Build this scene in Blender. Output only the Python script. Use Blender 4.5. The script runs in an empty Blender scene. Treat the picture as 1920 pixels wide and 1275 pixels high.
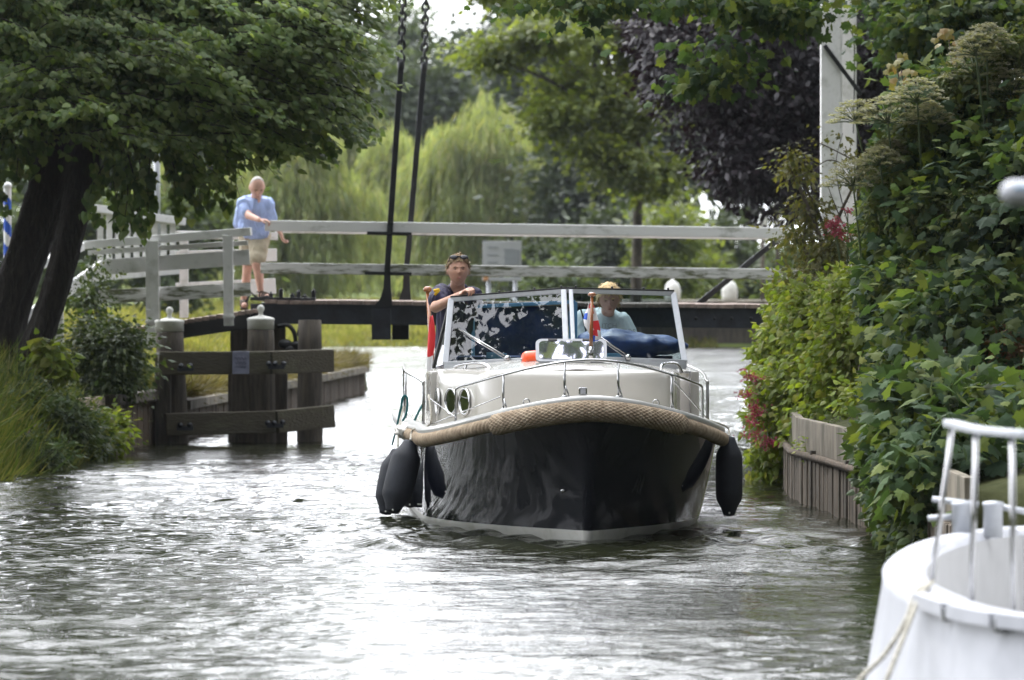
import bpy, bmesh, math, random
import numpy as np
from mathutils import Vector, Matrix, noise as mnoise
random.seed(7); RNG = np.random.default_rng(7)
S = bpy.context.scene; COL = S.collection
R = math.radians; PI = math.pi

# ------------------------------------------------------------------ camera
EYE = 2.05; F = 9600.0; HOR = 517.0
cd = bpy.data.cameras.new("camera"); cam = bpy.data.objects.new("camera", cd); COL.objects.link(cam)
cam.location = (0, 0, EYE); cam.rotation_euler = (R(90), 0, 0)
cd.lens = 180; cd.sensor_width = 36; cd.shift_y = -(637.5 - HOR) / 1920
cd.clip_start = 0.5; cd.clip_end = 3000
cd.dof.use_dof = True; cd.dof.focus_distance = 40.6; cd.dof.aperture_fstop = 4.6
S.camera = cam

# ------------------------------------------------------------------ sky and sun
SUN_EL = 52; SUN_AZ = -26       # degrees, azimuth measured from +Y (away from the camera) towards +X
w = bpy.data.worlds.new("World"); S.world = w; w.use_nodes = True
nt = w.node_tree; nt.nodes.clear()
wo = nt.nodes.new("ShaderNodeOutputWorld"); bg = nt.nodes.new("ShaderNodeBackground")
sky = nt.nodes.new("ShaderNodeTexSky"); sky.sky_type = 'NISHITA'; sky.sun_disc = False
sky.sun_elevation = R(SUN_EL); sky.sun_rotation = R(SUN_AZ); sky.dust_density = 2.0
tc = nt.nodes.new("ShaderNodeTexCoord"); mp = nt.nodes.new("ShaderNodeMapping"); mp.inputs['Scale'].default_value = (1, 1, 2.2)
nz = nt.nodes.new("ShaderNodeTexNoise"); nz.inputs['Scale'].default_value = 2.1; nz.inputs['Detail'].default_value = 7; nz.inputs['Roughness'].default_value = .55
cr = nt.nodes.new("ShaderNodeValToRGB"); cr.color_ramp.elements[0].position = .30; cr.color_ramp.elements[1].position = .50
mx = nt.nodes.new("ShaderNodeMixRGB")
# thin cloud, brighter the nearer it lies to the sun
vd = nt.nodes.new("ShaderNodeVectorMath"); vd.operation = 'DOT_PRODUCT'; _e, _a = R(SUN_EL), R(SUN_AZ)
vd.inputs[1].default_value = (math.sin(_a) * math.cos(_e), math.cos(_a) * math.cos(_e), math.sin(_e)); nt.links.new(tc.outputs['Generated'], vd.inputs[0])
mr_ = nt.nodes.new("ShaderNodeMapRange"); mr_.inputs[1].default_value = .05; mr_.inputs[2].default_value = .95; mr_.inputs[3].default_value = .58; mr_.inputs[4].default_value = 9.2; nt.links.new(vd.outputs['Value'], mr_.inputs[0])
cs_ = nt.nodes.new("ShaderNodeVectorMath"); cs_.operation = 'SCALE'; cs_.inputs[0].default_value = (10.5, 10.7, 11.3); nt.links.new(mr_.outputs[0], cs_.inputs['Scale']); nt.links.new(cs_.outputs[0], mx.inputs[2])
L = nt.links.new
L(tc.outputs['Generated'], mp.inputs['Vector']); L(mp.outputs[0], nz.inputs['Vector']); L(nz.outputs['Fac'], cr.inputs[0])
L(cr.outputs[0], mx.inputs[0]); L(sky.outputs[0], mx.inputs[1]); L(mx.outputs[0], bg.inputs[0])
bg.inputs[1].default_value = 0.13; L(bg.outputs[0], wo.inputs[0])
sd = bpy.data.lights.new("sun", 'SUN'); sd.energy = 3.0; sd.angle = R(0.5); sd.color = (1, .95, .87)
sun = bpy.data.objects.new("sun", sd); COL.objects.link(sun)
sdir = Vector((math.sin(R(SUN_AZ)) * math.cos(R(SUN_EL)), math.cos(R(SUN_AZ)) * math.cos(R(SUN_EL)), math.sin(R(SUN_EL))))
sun.rotation_euler = sdir.to_track_quat('Z', 'Y').to_euler()
S.view_settings.view_transform = 'Standard'; S.view_settings.look = 'None'
S.view_settings.exposure = -0.82; S.view_settings.gamma = 1.0
S.render.engine = 'CYCLES'
S.cycles.use_denoising = True
S.cycles.max_bounces = 7; S.cycles.transparent_max_bounces = 12; S.cycles.diffuse_bounces = 3; S.cycles.glossy_bounces = 4
S.cycles.transmission_bounces = 4; S.cycles.sample_clamp_indirect = 6; S.cycles.caustics_reflective = False; S.cycles.caustics_refractive = False

# ------------------------------------------------------------------ helpers
def P(px, py, d):
    "point of the place seen at pixel (px, py) of the 1920 px photograph, d metres away"
    return Vector(((px - 960) / F * d, d, EYE - (py - HOR) / F * d))

def tag(o, label=None, cat=None, group=None, kind=None):
    if label: o['label'] = label
    if cat: o['category'] = cat
    if group: o['group'] = group
    if kind: o['kind'] = kind
    return o

def empty(name, loc=(0, 0, 0), rz=0, label=None, cat=None, group=None):
    o = bpy.data.objects.new(name, None); COL.objects.link(o)
    o.location = loc; o.rotation_euler = (0, 0, rz); o.empty_display_size = .2
    return tag(o, label, cat, group)

class MB:
    "collects shapes; build() links them as one mesh object"
    def __init__(s): s.v = []; s.f = []; s.m = []; s.sm = []
    def add(s, vs, fs, mi=0, smooth=False):
        b = len(s.v); s.v.extend([tuple(v) for v in vs])
        for f in fs: s.f.append([b + i for i in f]); s.m.append(mi); s.sm.append(smooth)
        return s
    def box(s, c, d, rot=None, mi=0, bev=0.0):
        bm = bmesh.new(); bmesh.ops.create_cube(bm, size=1)
        for v in bm.verts: v.co = Vector((v.co.x * d[0], v.co.y * d[1], v.co.z * d[2]))
        if bev > 0: bmesh.ops.bevel(bm, geom=bm.edges[:], offset=min(bev, min(d) * .45), segments=2, profile=.7, affect='EDGES')
        M = Matrix.Translation(Vector(c)) @ (rot.to_4x4() if rot else Matrix())
        bm.transform(M); s.bm(bm, mi, False); return s
    def bm(s, bm, mi=0, smooth=False):
        bm.verts.index_update()
        s.add([v.co[:] for v in bm.verts], [[v.index for v in f.verts] for f in bm.faces], mi, smooth); bm.free(); return s
    def beam(s, a, b, wd, ht, up=(0, 0, 1), mi=0, bev=0.004):
        a = Vector(a); b = Vector(b); y = (b - a); ln = y.length; y.normalize()
        x = y.cross(Vector(up)).normalized(); z = x.cross(y)
        rot = Matrix((x, y, z)).transposed()
        return s.box((a + b) / 2, (wd, ln, ht), rot, mi, bev)
    def tube(s, pts, r, n=10, mi=0, cap=True, closed=False, smooth=True, rf=None):
        pts = [Vector(p) for p in pts]; k = len(pts)
        rr = r if hasattr(r, '__len__') else [r] * k
        tan = []
        for i in range(k):
            a = pts[(i - 1) % k] if (closed or i > 0) else pts[i]; b = pts[(i + 1) % k] if (closed or i < k - 1) else pts[i]
            t = (b - a); tan.append(t.normalized() if t.length > 1e-9 else Vector((0, 0, 1)))
        u = tan[0].cross(Vector((0, 0, 1)))
        if u.length < 1e-3: u = tan[0].cross(Vector((0, 1, 0)))
        u.normalize(); vs = []
        for i in range(k):
            u = (u - tan[i] * u.dot(tan[i])).normalized(); v = tan[i].cross(u)
            for j in range(n):
                a = 2 * PI * j / n; q = rr[i] * (rf(i, j) if rf else 1)
                vs.append(pts[i] + (u * math.cos(a) + v * math.sin(a)) * q)
        fs = []
        for i in range(k if closed else k - 1):
            i2 = (i + 1) % k
            for j in range(n): fs.append((i * n + j, i * n + (j + 1) % n, i2 * n + (j + 1) % n, i2 * n + j))
        if cap and not closed: fs.append(tuple(reversed(range(n)))); fs.append(tuple((k - 1) * n + j for j in range(n)))
        return s.add(vs, fs, mi, smooth)
    def lathe(s, prof, c=(0, 0, 0), n=20, axis=(0, 0, 1), mi=0):
        "prof: (radius, height along the axis)"
        ax = Vector(axis).normalized(); q = Vector((0, 0, 1)).rotation_difference(ax); c = Vector(c); vs = []
        for r, h in prof:
            for j in range(n):
                a = 2 * PI * j / n; vs.append(c + q @ Vector((r * math.cos(a), r * math.sin(a), h)))
        fs = []
        for i in range(len(prof) - 1):
            for j in range(n): fs.append((i * n + j, i * n + (j + 1) % n, (i + 1) * n + (j + 1) % n, (i + 1) * n + j))
        fs.append(tuple(reversed(range(n)))); fs.append(tuple((len(prof) - 1) * n + j for j in range(n)))
        return s.add(vs, fs, mi, True)
    def ell(s, c, r, rot=None, mi=0, n=20, m=12):
        vs = []; c = Vector(c); fs = []
        for i in range(1, m):
            t = PI * i / m
            for j in range(n):
                a = 2 * PI * j / n; v = Vector((r[0] * math.sin(t) * math.cos(a), r[1] * math.sin(t) * math.sin(a), r[2] * math.cos(t)))
                vs.append(c + (rot @ v if rot else v))
        for i in range(m - 2):
            for j in range(n): fs.append((i * n + j, (i + 1) * n + j, (i + 1) * n + (j + 1) % n, i * n + (j + 1) % n))
        t = Vector((0, 0, r[2])); T = len(vs); vs.append(c + (rot @ t if rot else t)); vs.append(c - (rot @ t if rot else t))
        for j in range(n):
            fs.append((T, j, (j + 1) % n)); fs.append((T + 1, (m - 2) * n + (j + 1) % n, (m - 2) * n + j))
        return s.add(vs, fs, mi, True)
    def cap(s, a, b, ra, rb, n=16, mi=0):
        "tapered capsule"
        a = Vector(a); b = Vector(b); d = b - a; ln = d.length; prof = []
        for i in range(6): t = PI / 2 * (1 - i / 6); prof.append((max(ra * math.cos(t), 1e-4), -ra * math.sin(t)))
        prof.append((ra, 0)); prof.append((rb, ln))
        for i in range(1, 7): t = PI / 2 * i / 6; prof.append((max(rb * math.cos(t), 1e-4), ln + rb * math.sin(t)))
        return s.lathe(prof, a, n, d if ln > 1e-6 else (0, 0, 1), mi)
    def pieces(s, name, mats, parent=None):
        "one object for each connected piece"
        n = len(s.v); par = list(range(n))
        def fd(i):
            while par[i] != i: par[i] = par[par[i]]; i = par[i]
            return i
        for f in s.f:
            a = fd(f[0])
            for j in f[1:]: par[fd(j)] = a
        grp = {}
        for k, f in enumerate(s.f): grp.setdefault(fd(f[0]), []).append(k)
        out = []
        for fs in grp.values():
            q = MB(); mp = {}
            for k in fs:
                for i in s.f[k]:
                    if i not in mp: mp[i] = len(q.v); q.v.append(s.v[i])
                q.f.append([mp[i] for i in s.f[k]]); q.m.append(s.m[k]); q.sm.append(s.sm[k])
            out.append(q.build(name, mats, parent))
        return out
    def build(s, name, mats, parent=None):
        me = bpy.data.meshes.new(name); me.from_pydata(s.v, [], s.f)
        mats = mats if isinstance(mats, (list, tuple)) else [mats]
        for m in mats: me.materials.append(m)
        me.polygons.foreach_set('material_index', s.m); me.polygons.foreach_set('use_smooth', s.sm)
        me.update(); o = bpy.data.objects.new(name, me); COL.objects.link(o)
        if parent: o.parent = parent
        return o

def spline(pts, k=8, closed=False):
    "Catmull-Rom through the points"
    pts = [Vector(p) for p in pts]; n = len(pts); out = []
    rng = range(n if closed else n - 1)
    for i in rng:
        if closed: p0, p1, p2, p3 = pts[i - 1], pts[i], pts[(i + 1) % n], pts[(i + 2) % n]
        else: p0 = pts[max(i - 1, 0)]; p1 = pts[i]; p2 = pts[i + 1]; p3 = pts[min(i + 2, n - 1)]
        for j in range(k):
            t = j / k
            out.append(.5 * ((2 * p1) + (p2 - p0) * t + (2 * p0 - 5 * p1 + 4 * p2 - p3) * t * t + (3 * p1 - p0 - 3 * p2 + p3) * t ** 3))
    if not closed: out.append(pts[-1])
    return out

def fastmesh(name, V, Fc, k, mats, parent=None, smooth=False, mi=None):
    "V (N,3) array, Fc (M,k) array of polygons with k corners"
    me = bpy.data.meshes.new(name); V = np.asarray(V, dtype=np.float32); Fc = np.asarray(Fc, dtype=np.int32)
    me.vertices.add(len(V)); me.vertices.foreach_set('co', V.ravel())
    me.loops.add(Fc.size); me.loops.foreach_set('vertex_index', Fc.ravel())
    me.polygons.add(len(Fc)); me.polygons.foreach_set('loop_start', np.arange(0, Fc.size, k, dtype=np.int32))
    try: me.polygons.foreach_set('loop_total', np.full(len(Fc), k, dtype=np.int32))
    except Exception: pass
    for m in (mats if isinstance(mats, (list, tuple)) else [mats]): me.materials.append(m)
    if mi is not None: me.polygons.foreach_set('material_index', np.asarray(mi, dtype=np.int32))
    me.polygons.foreach_set('use_smooth', np.full(len(Fc), smooth, dtype=bool))
    me.update(calc_edges=True); o = bpy.data.objects.new(name, me); COL.objects.link(o)
    if parent: o.parent = parent
    return o

# ------------------------------------------------------------------ materials
def srgb(h):
    c = [int(h[i:i + 2], 16) / 255 for i in (0, 2, 4)]
    return tuple(x / 12.92 if x <= .04045 else ((x + .055) / 1.055) ** 2.4 for x in c) + (1,)
def mat(name, col, rough=.5, metal=0, var=.0, vscale=6, bump=0, bscale=40, col2=None, coat=0, spec=.5, stretch=(1, 1, 1), lo=.4, hi=.62, coord='Object', bdist=.02):
    m = bpy.data.materials.new(name); m.use_nodes = True; n = m.node_tree; p = n.nodes['Principled BSDF']
    col = tuple(col) + ((1,) if len(col) == 3 else ())
    p.inputs['Base Color'].default_value = col; p.inputs['Roughness'].default_value = rough; p.inputs['Metallic'].default_value = metal
    p.inputs['Specular IOR Level'].default_value = spec; p.inputs['Coat Weight'].default_value = coat; p.inputs['Coat Roughness'].default_value = .03
    t = n.nodes.new('ShaderNodeTexCoord'); mp = n.nodes.new('ShaderNodeMapping'); mp.inputs['Scale'].default_value = stretch
    n.links.new(t.outputs[coord], mp.inputs['Vector'])
    if var or col2:
        nz = n.nodes.new('ShaderNodeTexNoise'); nz.inputs['Scale'].default_value = vscale; nz.inputs['Detail'].default_value = 6; nz.inputs['Roughness'].default_value = .62
        n.links.new(mp.outputs[0], nz.inputs['Vector'])
        r = n.nodes.new('ShaderNodeValToRGB'); r.color_ramp.elements[0].position = lo; r.color_ramp.elements[1].position = hi
        c2 = (tuple(col2) + (1,))[:4] if col2 else tuple(min(1, x * (1 + var)) for x in col[:3]) + (1,)
        c1 = col if col2 else tuple(x * (1 - var) for x in col[:3]) + (1,)
        r.color_ramp.elements[0].color = c1; r.color_ramp.elements[1].color = c2
        n.links.new(nz.outputs['Fac'], r.inputs[0]); n.links.new(r.outputs[0], p.inputs['Base Color'])
    if bump:
        nb = n.nodes.new('ShaderNodeTexNoise'); nb.inputs['Scale'].default_value = bscale; nb.inputs['Detail'].default_value = 5
        n.links.new(mp.outputs[0], nb.inputs['Vector'])
        b = n.nodes.new('ShaderNodeBump'); b.inputs['Strength'].default_value = bump; b.inputs['Distance'].default_value = bdist
        n.links.new(nb.outputs['Fac'], b.inputs['Height']); n.links.new(b.outputs[0], p.inputs['Normal'])
    return m
def leafmat(name, cols, trans=.35, rough=.45, spec=.4, tcol=1.5, nscale=.8):
    m = bpy.data.materials.new(name); m.use_nodes = True; n = m.node_tree; p = n.nodes['Principled BSDF']; out = n.nodes['Material Output']
    g = n.nodes.new('ShaderNodeNewGeometry'); r = n.nodes.new('ShaderNodeValToRGB'); e = r.color_ramp.elements
    def mute(c):   # summer-dull greens
        return (c[0] * 1.17, c[1] * .91, min(1, c[2] * 1.25)) if c[1] > c[0] else c
    for i, c in enumerate(cols):
        c = mute(c) if not isinstance(c[1], tuple) else c
        pos, cc = c if isinstance(c[1], tuple) else (i / max(1, len(cols) - 1), c)
        if i < 2: e[i].position = pos; e[i].color = cc + (1,)
        else: q = e.new(pos); q.color = cc + (1,)
    n.links.new(g.outputs['Random Per Island'], r.inputs[0])
    # broad natural variation through the crown (young and old growth)
    t = n.nodes.new('ShaderNodeTexCoord'); nz = n.nodes.new('ShaderNodeTexNoise'); nz.inputs['Scale'].default_value = nscale; nz.inputs['Detail'].default_value = 3
    n.links.new(t.outputs['Object'], nz.inputs['Vector'])
    mr = n.nodes.new('ShaderNodeMapRange'); mr.inputs[1].default_value = .35; mr.inputs[2].default_value = .65; mr.inputs[3].default_value = .65; mr.inputs[4].default_value = 1.3
    n.links.new(nz.outputs['Fac'], mr.inputs[0])
    mul = n.nodes.new('ShaderNodeVectorMath'); mul.operation = 'SCALE'; n.links.new(r.outputs[0], mul.inputs[0]); n.links.new(mr.outputs[0], mul.inputs['Scale'])
    n.links.new(mul.outputs[0], p.inputs['Base Color']); p.inputs['Roughness'].default_value = rough; p.inputs['Specular IOR Level'].default_value = spec
    tr = n.nodes.new('ShaderNodeBsdfTranslucent'); m2 = n.nodes.new('ShaderNodeMixRGB'); m2.blend_type = 'MULTIPLY'; m2.inputs[0].default_value = 1
    n.links.new(mul.outputs[0], m2.inputs[1]); m2.inputs[2].default_value = (1.5 * tcol, 1.5 * tcol, .6 * tcol, 1) if name != 'copper' else (2, 1, 1, 1)
    n.links.new(m2.outputs[0], tr.inputs[0]); ms = n.nodes.new('ShaderNodeMixShader'); ms.inputs[0].default_value = trans
    n.links.new(p.outputs[0], ms.inputs[1]); n.links.new(tr.outputs[0], ms.inputs[2]); n.links.new(ms.outputs[0], out.inputs[0])
    return m
def glassmat(name, tint, gl=1.0):
    m = bpy.data.materials.new(name); m.use_nodes = True; n = m.node_tree; out = n.nodes['Material Output']; n.nodes.remove(n.nodes['Principled BSDF'])
    t = n.nodes.new('ShaderNodeBsdfTransparent'); t.inputs[0].default_value = tint + (1,)
    g = n.nodes.new('ShaderNodeBsdfGlossy'); g.inputs['Roughness'].default_value = .01; g.inputs[0].default_value = (gl, gl, gl, 1)
    f = n.nodes.new('ShaderNodeFresnel'); f.inputs[0].default_value = 1.62
    ms = n.nodes.new('ShaderNodeMixShader'); n.links.new(f.outputs[0], ms.inputs[0]); n.links.new(t.outputs[0], ms.inputs[1]); n.links.new(g.outputs[0], ms.inputs[2]); n.links.new(ms.outputs[0], out.inputs[0])
    return m

M = {}
M['gel'] = mat('cream gelcoat', (.50, .48, .44), .22, var=.03, vscale=3, coat=.5)
M['lip'] = mat('grey gelcoat edge', (.36, .36, .345), .3, var=.05, vscale=8, coat=.3)
M['hull'] = mat('dark blue hull paint', (.004, .005, .010), .035, coat=0, var=.1, spec=.45)
M['boot'] = mat('white boot stripe', (.62, .62, .58), .3, col2=(.42, .43, .36), vscale=5, lo=.5, hi=.75)
M['rope_f'] = mat('coir fender rope', (.26, .20, .14), .95, col2=(.41, .33, .24), vscale=14, bump=.6, bscale=160, spec=.1)
M['steel'] = mat('polished stainless steel', (.42, .42, .42), .16, 1, bump=.02, bscale=30)
M['alu'] = mat('white aluminium frame', (.46, .48, .51), .35, .2, var=.05, vscale=20)
M['blk'] = mat('black rubber', (.012, .012, .013), .5, var=.2, vscale=20)
M['fend'] = mat('dark blue fender cover', (.014, .017, .024), .75, bump=.3, bscale=300, var=.25, vscale=5)
M['navy'] = mat('navy canvas', (.016, .03, .095), .85, bump=.1, bscale=5, var=.35, vscale=4)
M['tarp'] = mat('blue tarpaulin', (.018, .05, .17), .38, bump=.5, bscale=7, var=.3, vscale=6)
M['ltblue'] = mat('light blue painted frame', (.16, .38, .60), .45, var=.08)
M['wood'] = mat('varnished wood', (.36, .13, .035), .25, coat=.6, col2=(.22, .07, .02), vscale=9, stretch=(6, 6, 1))
M['oldwood'] = mat('dark weathered timber', (.11, .092, .07), .85, col2=(.035, .03, .026), vscale=5, bump=.8, bscale=30, stretch=(3, 3, .35), lo=.35, hi=.7)
M['mosswood'] = mat('mossy weathered beam', (.085, .074, .052), .85, col2=(.13, .13, .075), vscale=3, bump=.8, bscale=24, stretch=(.5, 2, 2), lo=.5, hi=.8)
M['white'] = mat('weathered white bridge paint', (.76, .76, .75), .5, col2=(.30, .31, .26), vscale=3.2, bump=.2, bscale=30, lo=.56, hi=.72, stretch=(.7, 1, 1.5))
M['white2'] = mat('grey white fence paint', (.68, .68, .67), .55, col2=(.36, .37, .33), vscale=5, bump=.2, bscale=30, lo=.5, hi=.8)
M['moss_white'] = mat('algae stained white paint', (.62, .62, .60), .6, col2=(.12, .13, .07), vscale=7, bump=.3, bscale=30, lo=.47, hi=.6, stretch=(.5, 1, 2.6))
M['iron'] = mat('dark blue painted iron', (.018, .021, .030), .45, var=.4, vscale=5, bump=.2, bscale=25)
M['black'] = mat('black bridge paint', (.008, .009, .011), .45, var=.4, vscale=6, bump=.1)
M['plank'] = mat('weathered deck plank', (.26, .20, .17), .85, var=.3, vscale=9, bump=.4)
M['concrete'] = mat('weathered concrete', (.22, .19, .145), .9, col2=(.09, .08, .055), vscale=3.5, bump=.5, bscale=18, stretch=(1, 1, .35))
M['sheet'] = mat('wooden sheet piling', (.12, .085, .055), .9, col2=(.035, .028, .02), vscale=5, bump=.7, bscale=20, stretch=(5, 5, .4), lo=.35, hi=.7)
M['plaster'] = mat('white boat paint', (.40, .41, .44), .45, var=.08, vscale=3, coat=.1)
M['plasteri'] = mat('inner bulwark paint', (.50, .50, .50), .4, var=.04)
M['rope'] = mat('grey mooring rope', (.38, .36, .30), .9, var=.3, vscale=60, bump=.5, bscale=200)
M['teal'] = mat('teal rope', (.01, .12, .13), .8, var=.2, vscale=60)
M['orange'] = mat('orange buoy plastic', (.85, .10, .025), .35, var=.05, coat=.2)
M['bark'] = mat('dark furrowed bark', (.040, .031, .024), .95, col2=(.012, .010, .008), vscale=7, bump=1.0, bscale=9, stretch=(4, 4, .7), lo=.3, hi=.7, bdist=.12)
M['bark2'] = mat('grey branch bark', (.075, .062, .045), .9, var=.4, bump=.5)
M['grassg'] = mat('mown grass ground', (.070, .098, .028), .95, col2=(.11, .135, .04), vscale=1.6, bump=.6, bscale=12, spec=.1)
M['soil'] = mat('bank soil', (.055, .060, .025), .95, col2=(.03, .035, .012), vscale=3, bump=.6, bscale=9, spec=.1)
M['skin'] = mat('tanned skin', (.48, .27, .19), .5, var=.08, vscale=14, spec=.35)
M['skin2'] = mat('pink skin', (.60, .36, .28), .5, var=.08, vscale=14, spec=.35)
M['hairb'] = mat('fair hair', (.60, .43, .20), .6, var=.25, vscale=60, bump=.5, bscale=120, stretch=(1, 1, .3))
M['hairs'] = mat('short brown blond hair', (.17, .105, .05), .7, var=.3, vscale=60, bump=.5, bscale=120)
M['shirtn'] = mat('navy polo cotton', (.018, .016, .045), .85, bump=.5, bscale=16, var=.3, vscale=9)
M['shirtw'] = mat('pale blue cotton', (.66, .74, .76), .9, bump=.4, bscale=14, var=.05)
M['shirtb'] = mat('sky blue shirt', (.36, .46, .75), .85, bump=.5, bscale=14, var=.1, vscale=8)
M['khaki'] = mat('khaki shorts', (.42, .37, .27), .9, bump=.5, bscale=14, var=.12, vscale=9)
M['leather'] = mat('brown sandal leather', (.06, .035, .02), .6)
M['yellow'] = mat('yellow print', (.75, .50, .02), .6)
M['red'] = mat('red flag cloth', (.62, .025, .03), .7, bump=.2, bscale=12)
M['wht'] = mat('white flag cloth', (.78, .78, .80), .7, bump=.2, bscale=12)
M['blu'] = mat('blue flag cloth', (.02, .09, .50), .7, bump=.2, bscale=12)
M['sign'] = mat('grey white sign face', (.52, .53, .54), .5, var=.03)
M['ink'] = mat('grey print', (.34, .36, .38), .6)
M['plate'] = mat('bluish notice plate', (.27, .28, .40), .45, var=.15, vscale=12)
M['dink'] = mat('dark print', (.12, .12, .18), .6)
M['lampw'] = mat('white bollard cap paint', (.62, .62, .58), .5, col2=(.36, .36, .32), vscale=9, lo=.5, hi=.75)
M['darkgl'] = mat('dark porthole glass', (.012, .018, .012), .05, coat=1)
M['hatchgl'] = mat('hatch acrylic', (.50, .50, .60), .03, .9)
M['glass'] = glassmat('tinted windscreen glass', (.42, .50, .52))
M['glassd'] = glassmat('side window glass', (.62, .66, .62))
LF = {}
LF['linden'] = leafmat('linden leaf', [(.038, .082, .027), (.056, .115, .034), (.082, .15, .043), (.13, .19, .065)], .34, .6, .22, nscale=1.1)
LF['linden_sunlit'] = leafmat('sunlit linden leaf', [(.065, .135, .036), (.10, .18, .048), (.14, .22, .07), (.052, .11, .03)], .45, .55, .3, nscale=1.1)  # lighter greens paint sunlight into the outer linden sprays
LF['willow'] = leafmat('willow leaf', [(.18, .28, .10), (.23, .33, .12), (.13, .21, .08), (.30, .37, .16)], .42, .6, .2, tcol=1.1, nscale=.5)
LF['far'] = leafmat('far tree leaf', [(.045, .085, .028), (.075, .125, .038), (.036, .070, .025)], .3, .6, .3, nscale=.2)
LF['fard'] = leafmat('far dark leaf', [(.026, .050, .020), (.046, .078, .028), (.020, .038, .016)], .2, .6, .3, nscale=.2)
LF['sunny'] = leafmat('bright leaf', [(.075, .13, .022), (.12, .18, .03), (.05, .095, .02)], .4, .5, .35, nscale=.4)
LF['copper'] = leafmat('copper', [(.008, .006, .009), (.017, .010, .014), (.012, .009, .013)], .15, .45, .35)
LF['maple'] = leafmat('maple leaf', [(.020, .047, .020), (.030, .070, .025), (.045, .095, .028), (.025, .058, .022), (.095, .15, .03), (.06, .12, .028)], .28, .7, .16)
LF['vine'] = leafmat('vine leaf', [(.10, .19, .022), (.15, .24, .03), (.07, .13, .02), (.20, .26, .06)], .35, .6, .22, nscale=2)
LF['ivy'] = leafmat('ivy leaf', [(.022, .048, .016), (.04, .08, .02), (.075, .12, .035)], .22, .6, .25, nscale=2)
LF['umbel'] = leafmat('umbel', [(.15, .20, .10), (.21, .26, .14), (.12, .16, .07)], .3, .7, .2)
LF['pink'] = leafmat('pink petal', [(.42, .06, .13), (.55, .12, .20), (.30, .04, .09)], .25, .6, .2, tcol=.6)
LF['grass'] = leafmat('grass blade', [(.035, .075, .015), (.06, .11, .02), (.10, .14, .035), (.16, .15, .07)], .35, .5, .3, nscale=1.2)
LF['lawn'] = leafmat('lawn blade', [(.08, .115, .03), (.11, .145, .035), (.14, .16, .055)], .35, .55, .3, nscale=.5)
LF['reed'] = leafmat('dry reed', [(.14, .11, .06), (.09, .10, .035), (.17, .15, .08)], .2, .7, .2)
LF['dry'] = leafmat('dry leaf', [(.16, .09, .035), (.11, .06, .025)], .2, .7, .2)
# ------------------------------------------------------------------ foliage tools
def tmpl(kind):
    if kind == 'maple':
        a = [(0, 0), (.18, .02), (.44, -.02), (.44, .17), (.60, .40), (.40, .44), (.42, .66), (.20, .66), (0, 1.0), (-.20, .66), (-.42, .66), (-.40, .44), (-.60, .40), (-.44, .17), (-.44, -.02), (-.18, .02)]
        v = [(x, y, -.18 * abs(x) - .1 * y * y) for x, y in a]; c = (0, .32, .03)
    elif kind == 'heart':
        a = [(0, 0), (.28, -.05), (.46, .2), (.36, .55), (0, 1), (-.36, .55), (-.46, .2), (-.28, -.05)]
        v = [(x, y, -.2 * abs(x) - .12 * y * y) for x, y in a]; c = (0, .35, .03)
    elif kind == 'oval':
        return np.array([(0, 0, 0), (.28, .42, -.06), (0, 1, -.08), (-.28, .42, -.06)]), np.array([(0, 1, 2), (0, 2, 3)])
    elif kind == 'blade':
        return np.array([(-.5, 0, 0), (.5, 0, 0), (.4, .5, .05), (0, 1, .28), (-.4, .5, .05)]), np.array([(0, 1, 2), (0, 2, 4), (4, 2, 3)])
    v = np.array(v + [c]); n = len(v) - 1
    return v, np.array([(n, i, (i + 1) % n) for i in range(n)])

def scatter(name, pos, tip, nrm, size, kind, m, parent=None, width=1.0):
    V, T = tmpl(kind); pos = np.asarray(pos, float); N = len(pos)
    tip = np.asarray(tip, float); tip /= np.linalg.norm(tip, axis=1)[:, None] + 1e-9
    nrm = np.asarray(nrm, float); x = np.cross(tip, nrm); x /= np.linalg.norm(x, axis=1)[:, None] + 1e-9
    z = np.cross(x, tip); size = np.broadcast_to(np.asarray(size, float), (N,))
    out = pos[:, None, :] + size[:, None, None] * (V[None, :, 0:1] * width * x[:, None, :] + V[None, :, 1:2] * tip[:, None, :] + V[None, :, 2:3] * z[:, None, :])
    Fc = (T[None] + (np.arange(N) * len(V))[:, None, None]).reshape(-1, 3)
    return fastmesh(name, out.reshape(-1, 3), Fc, 3, m, parent)

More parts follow.
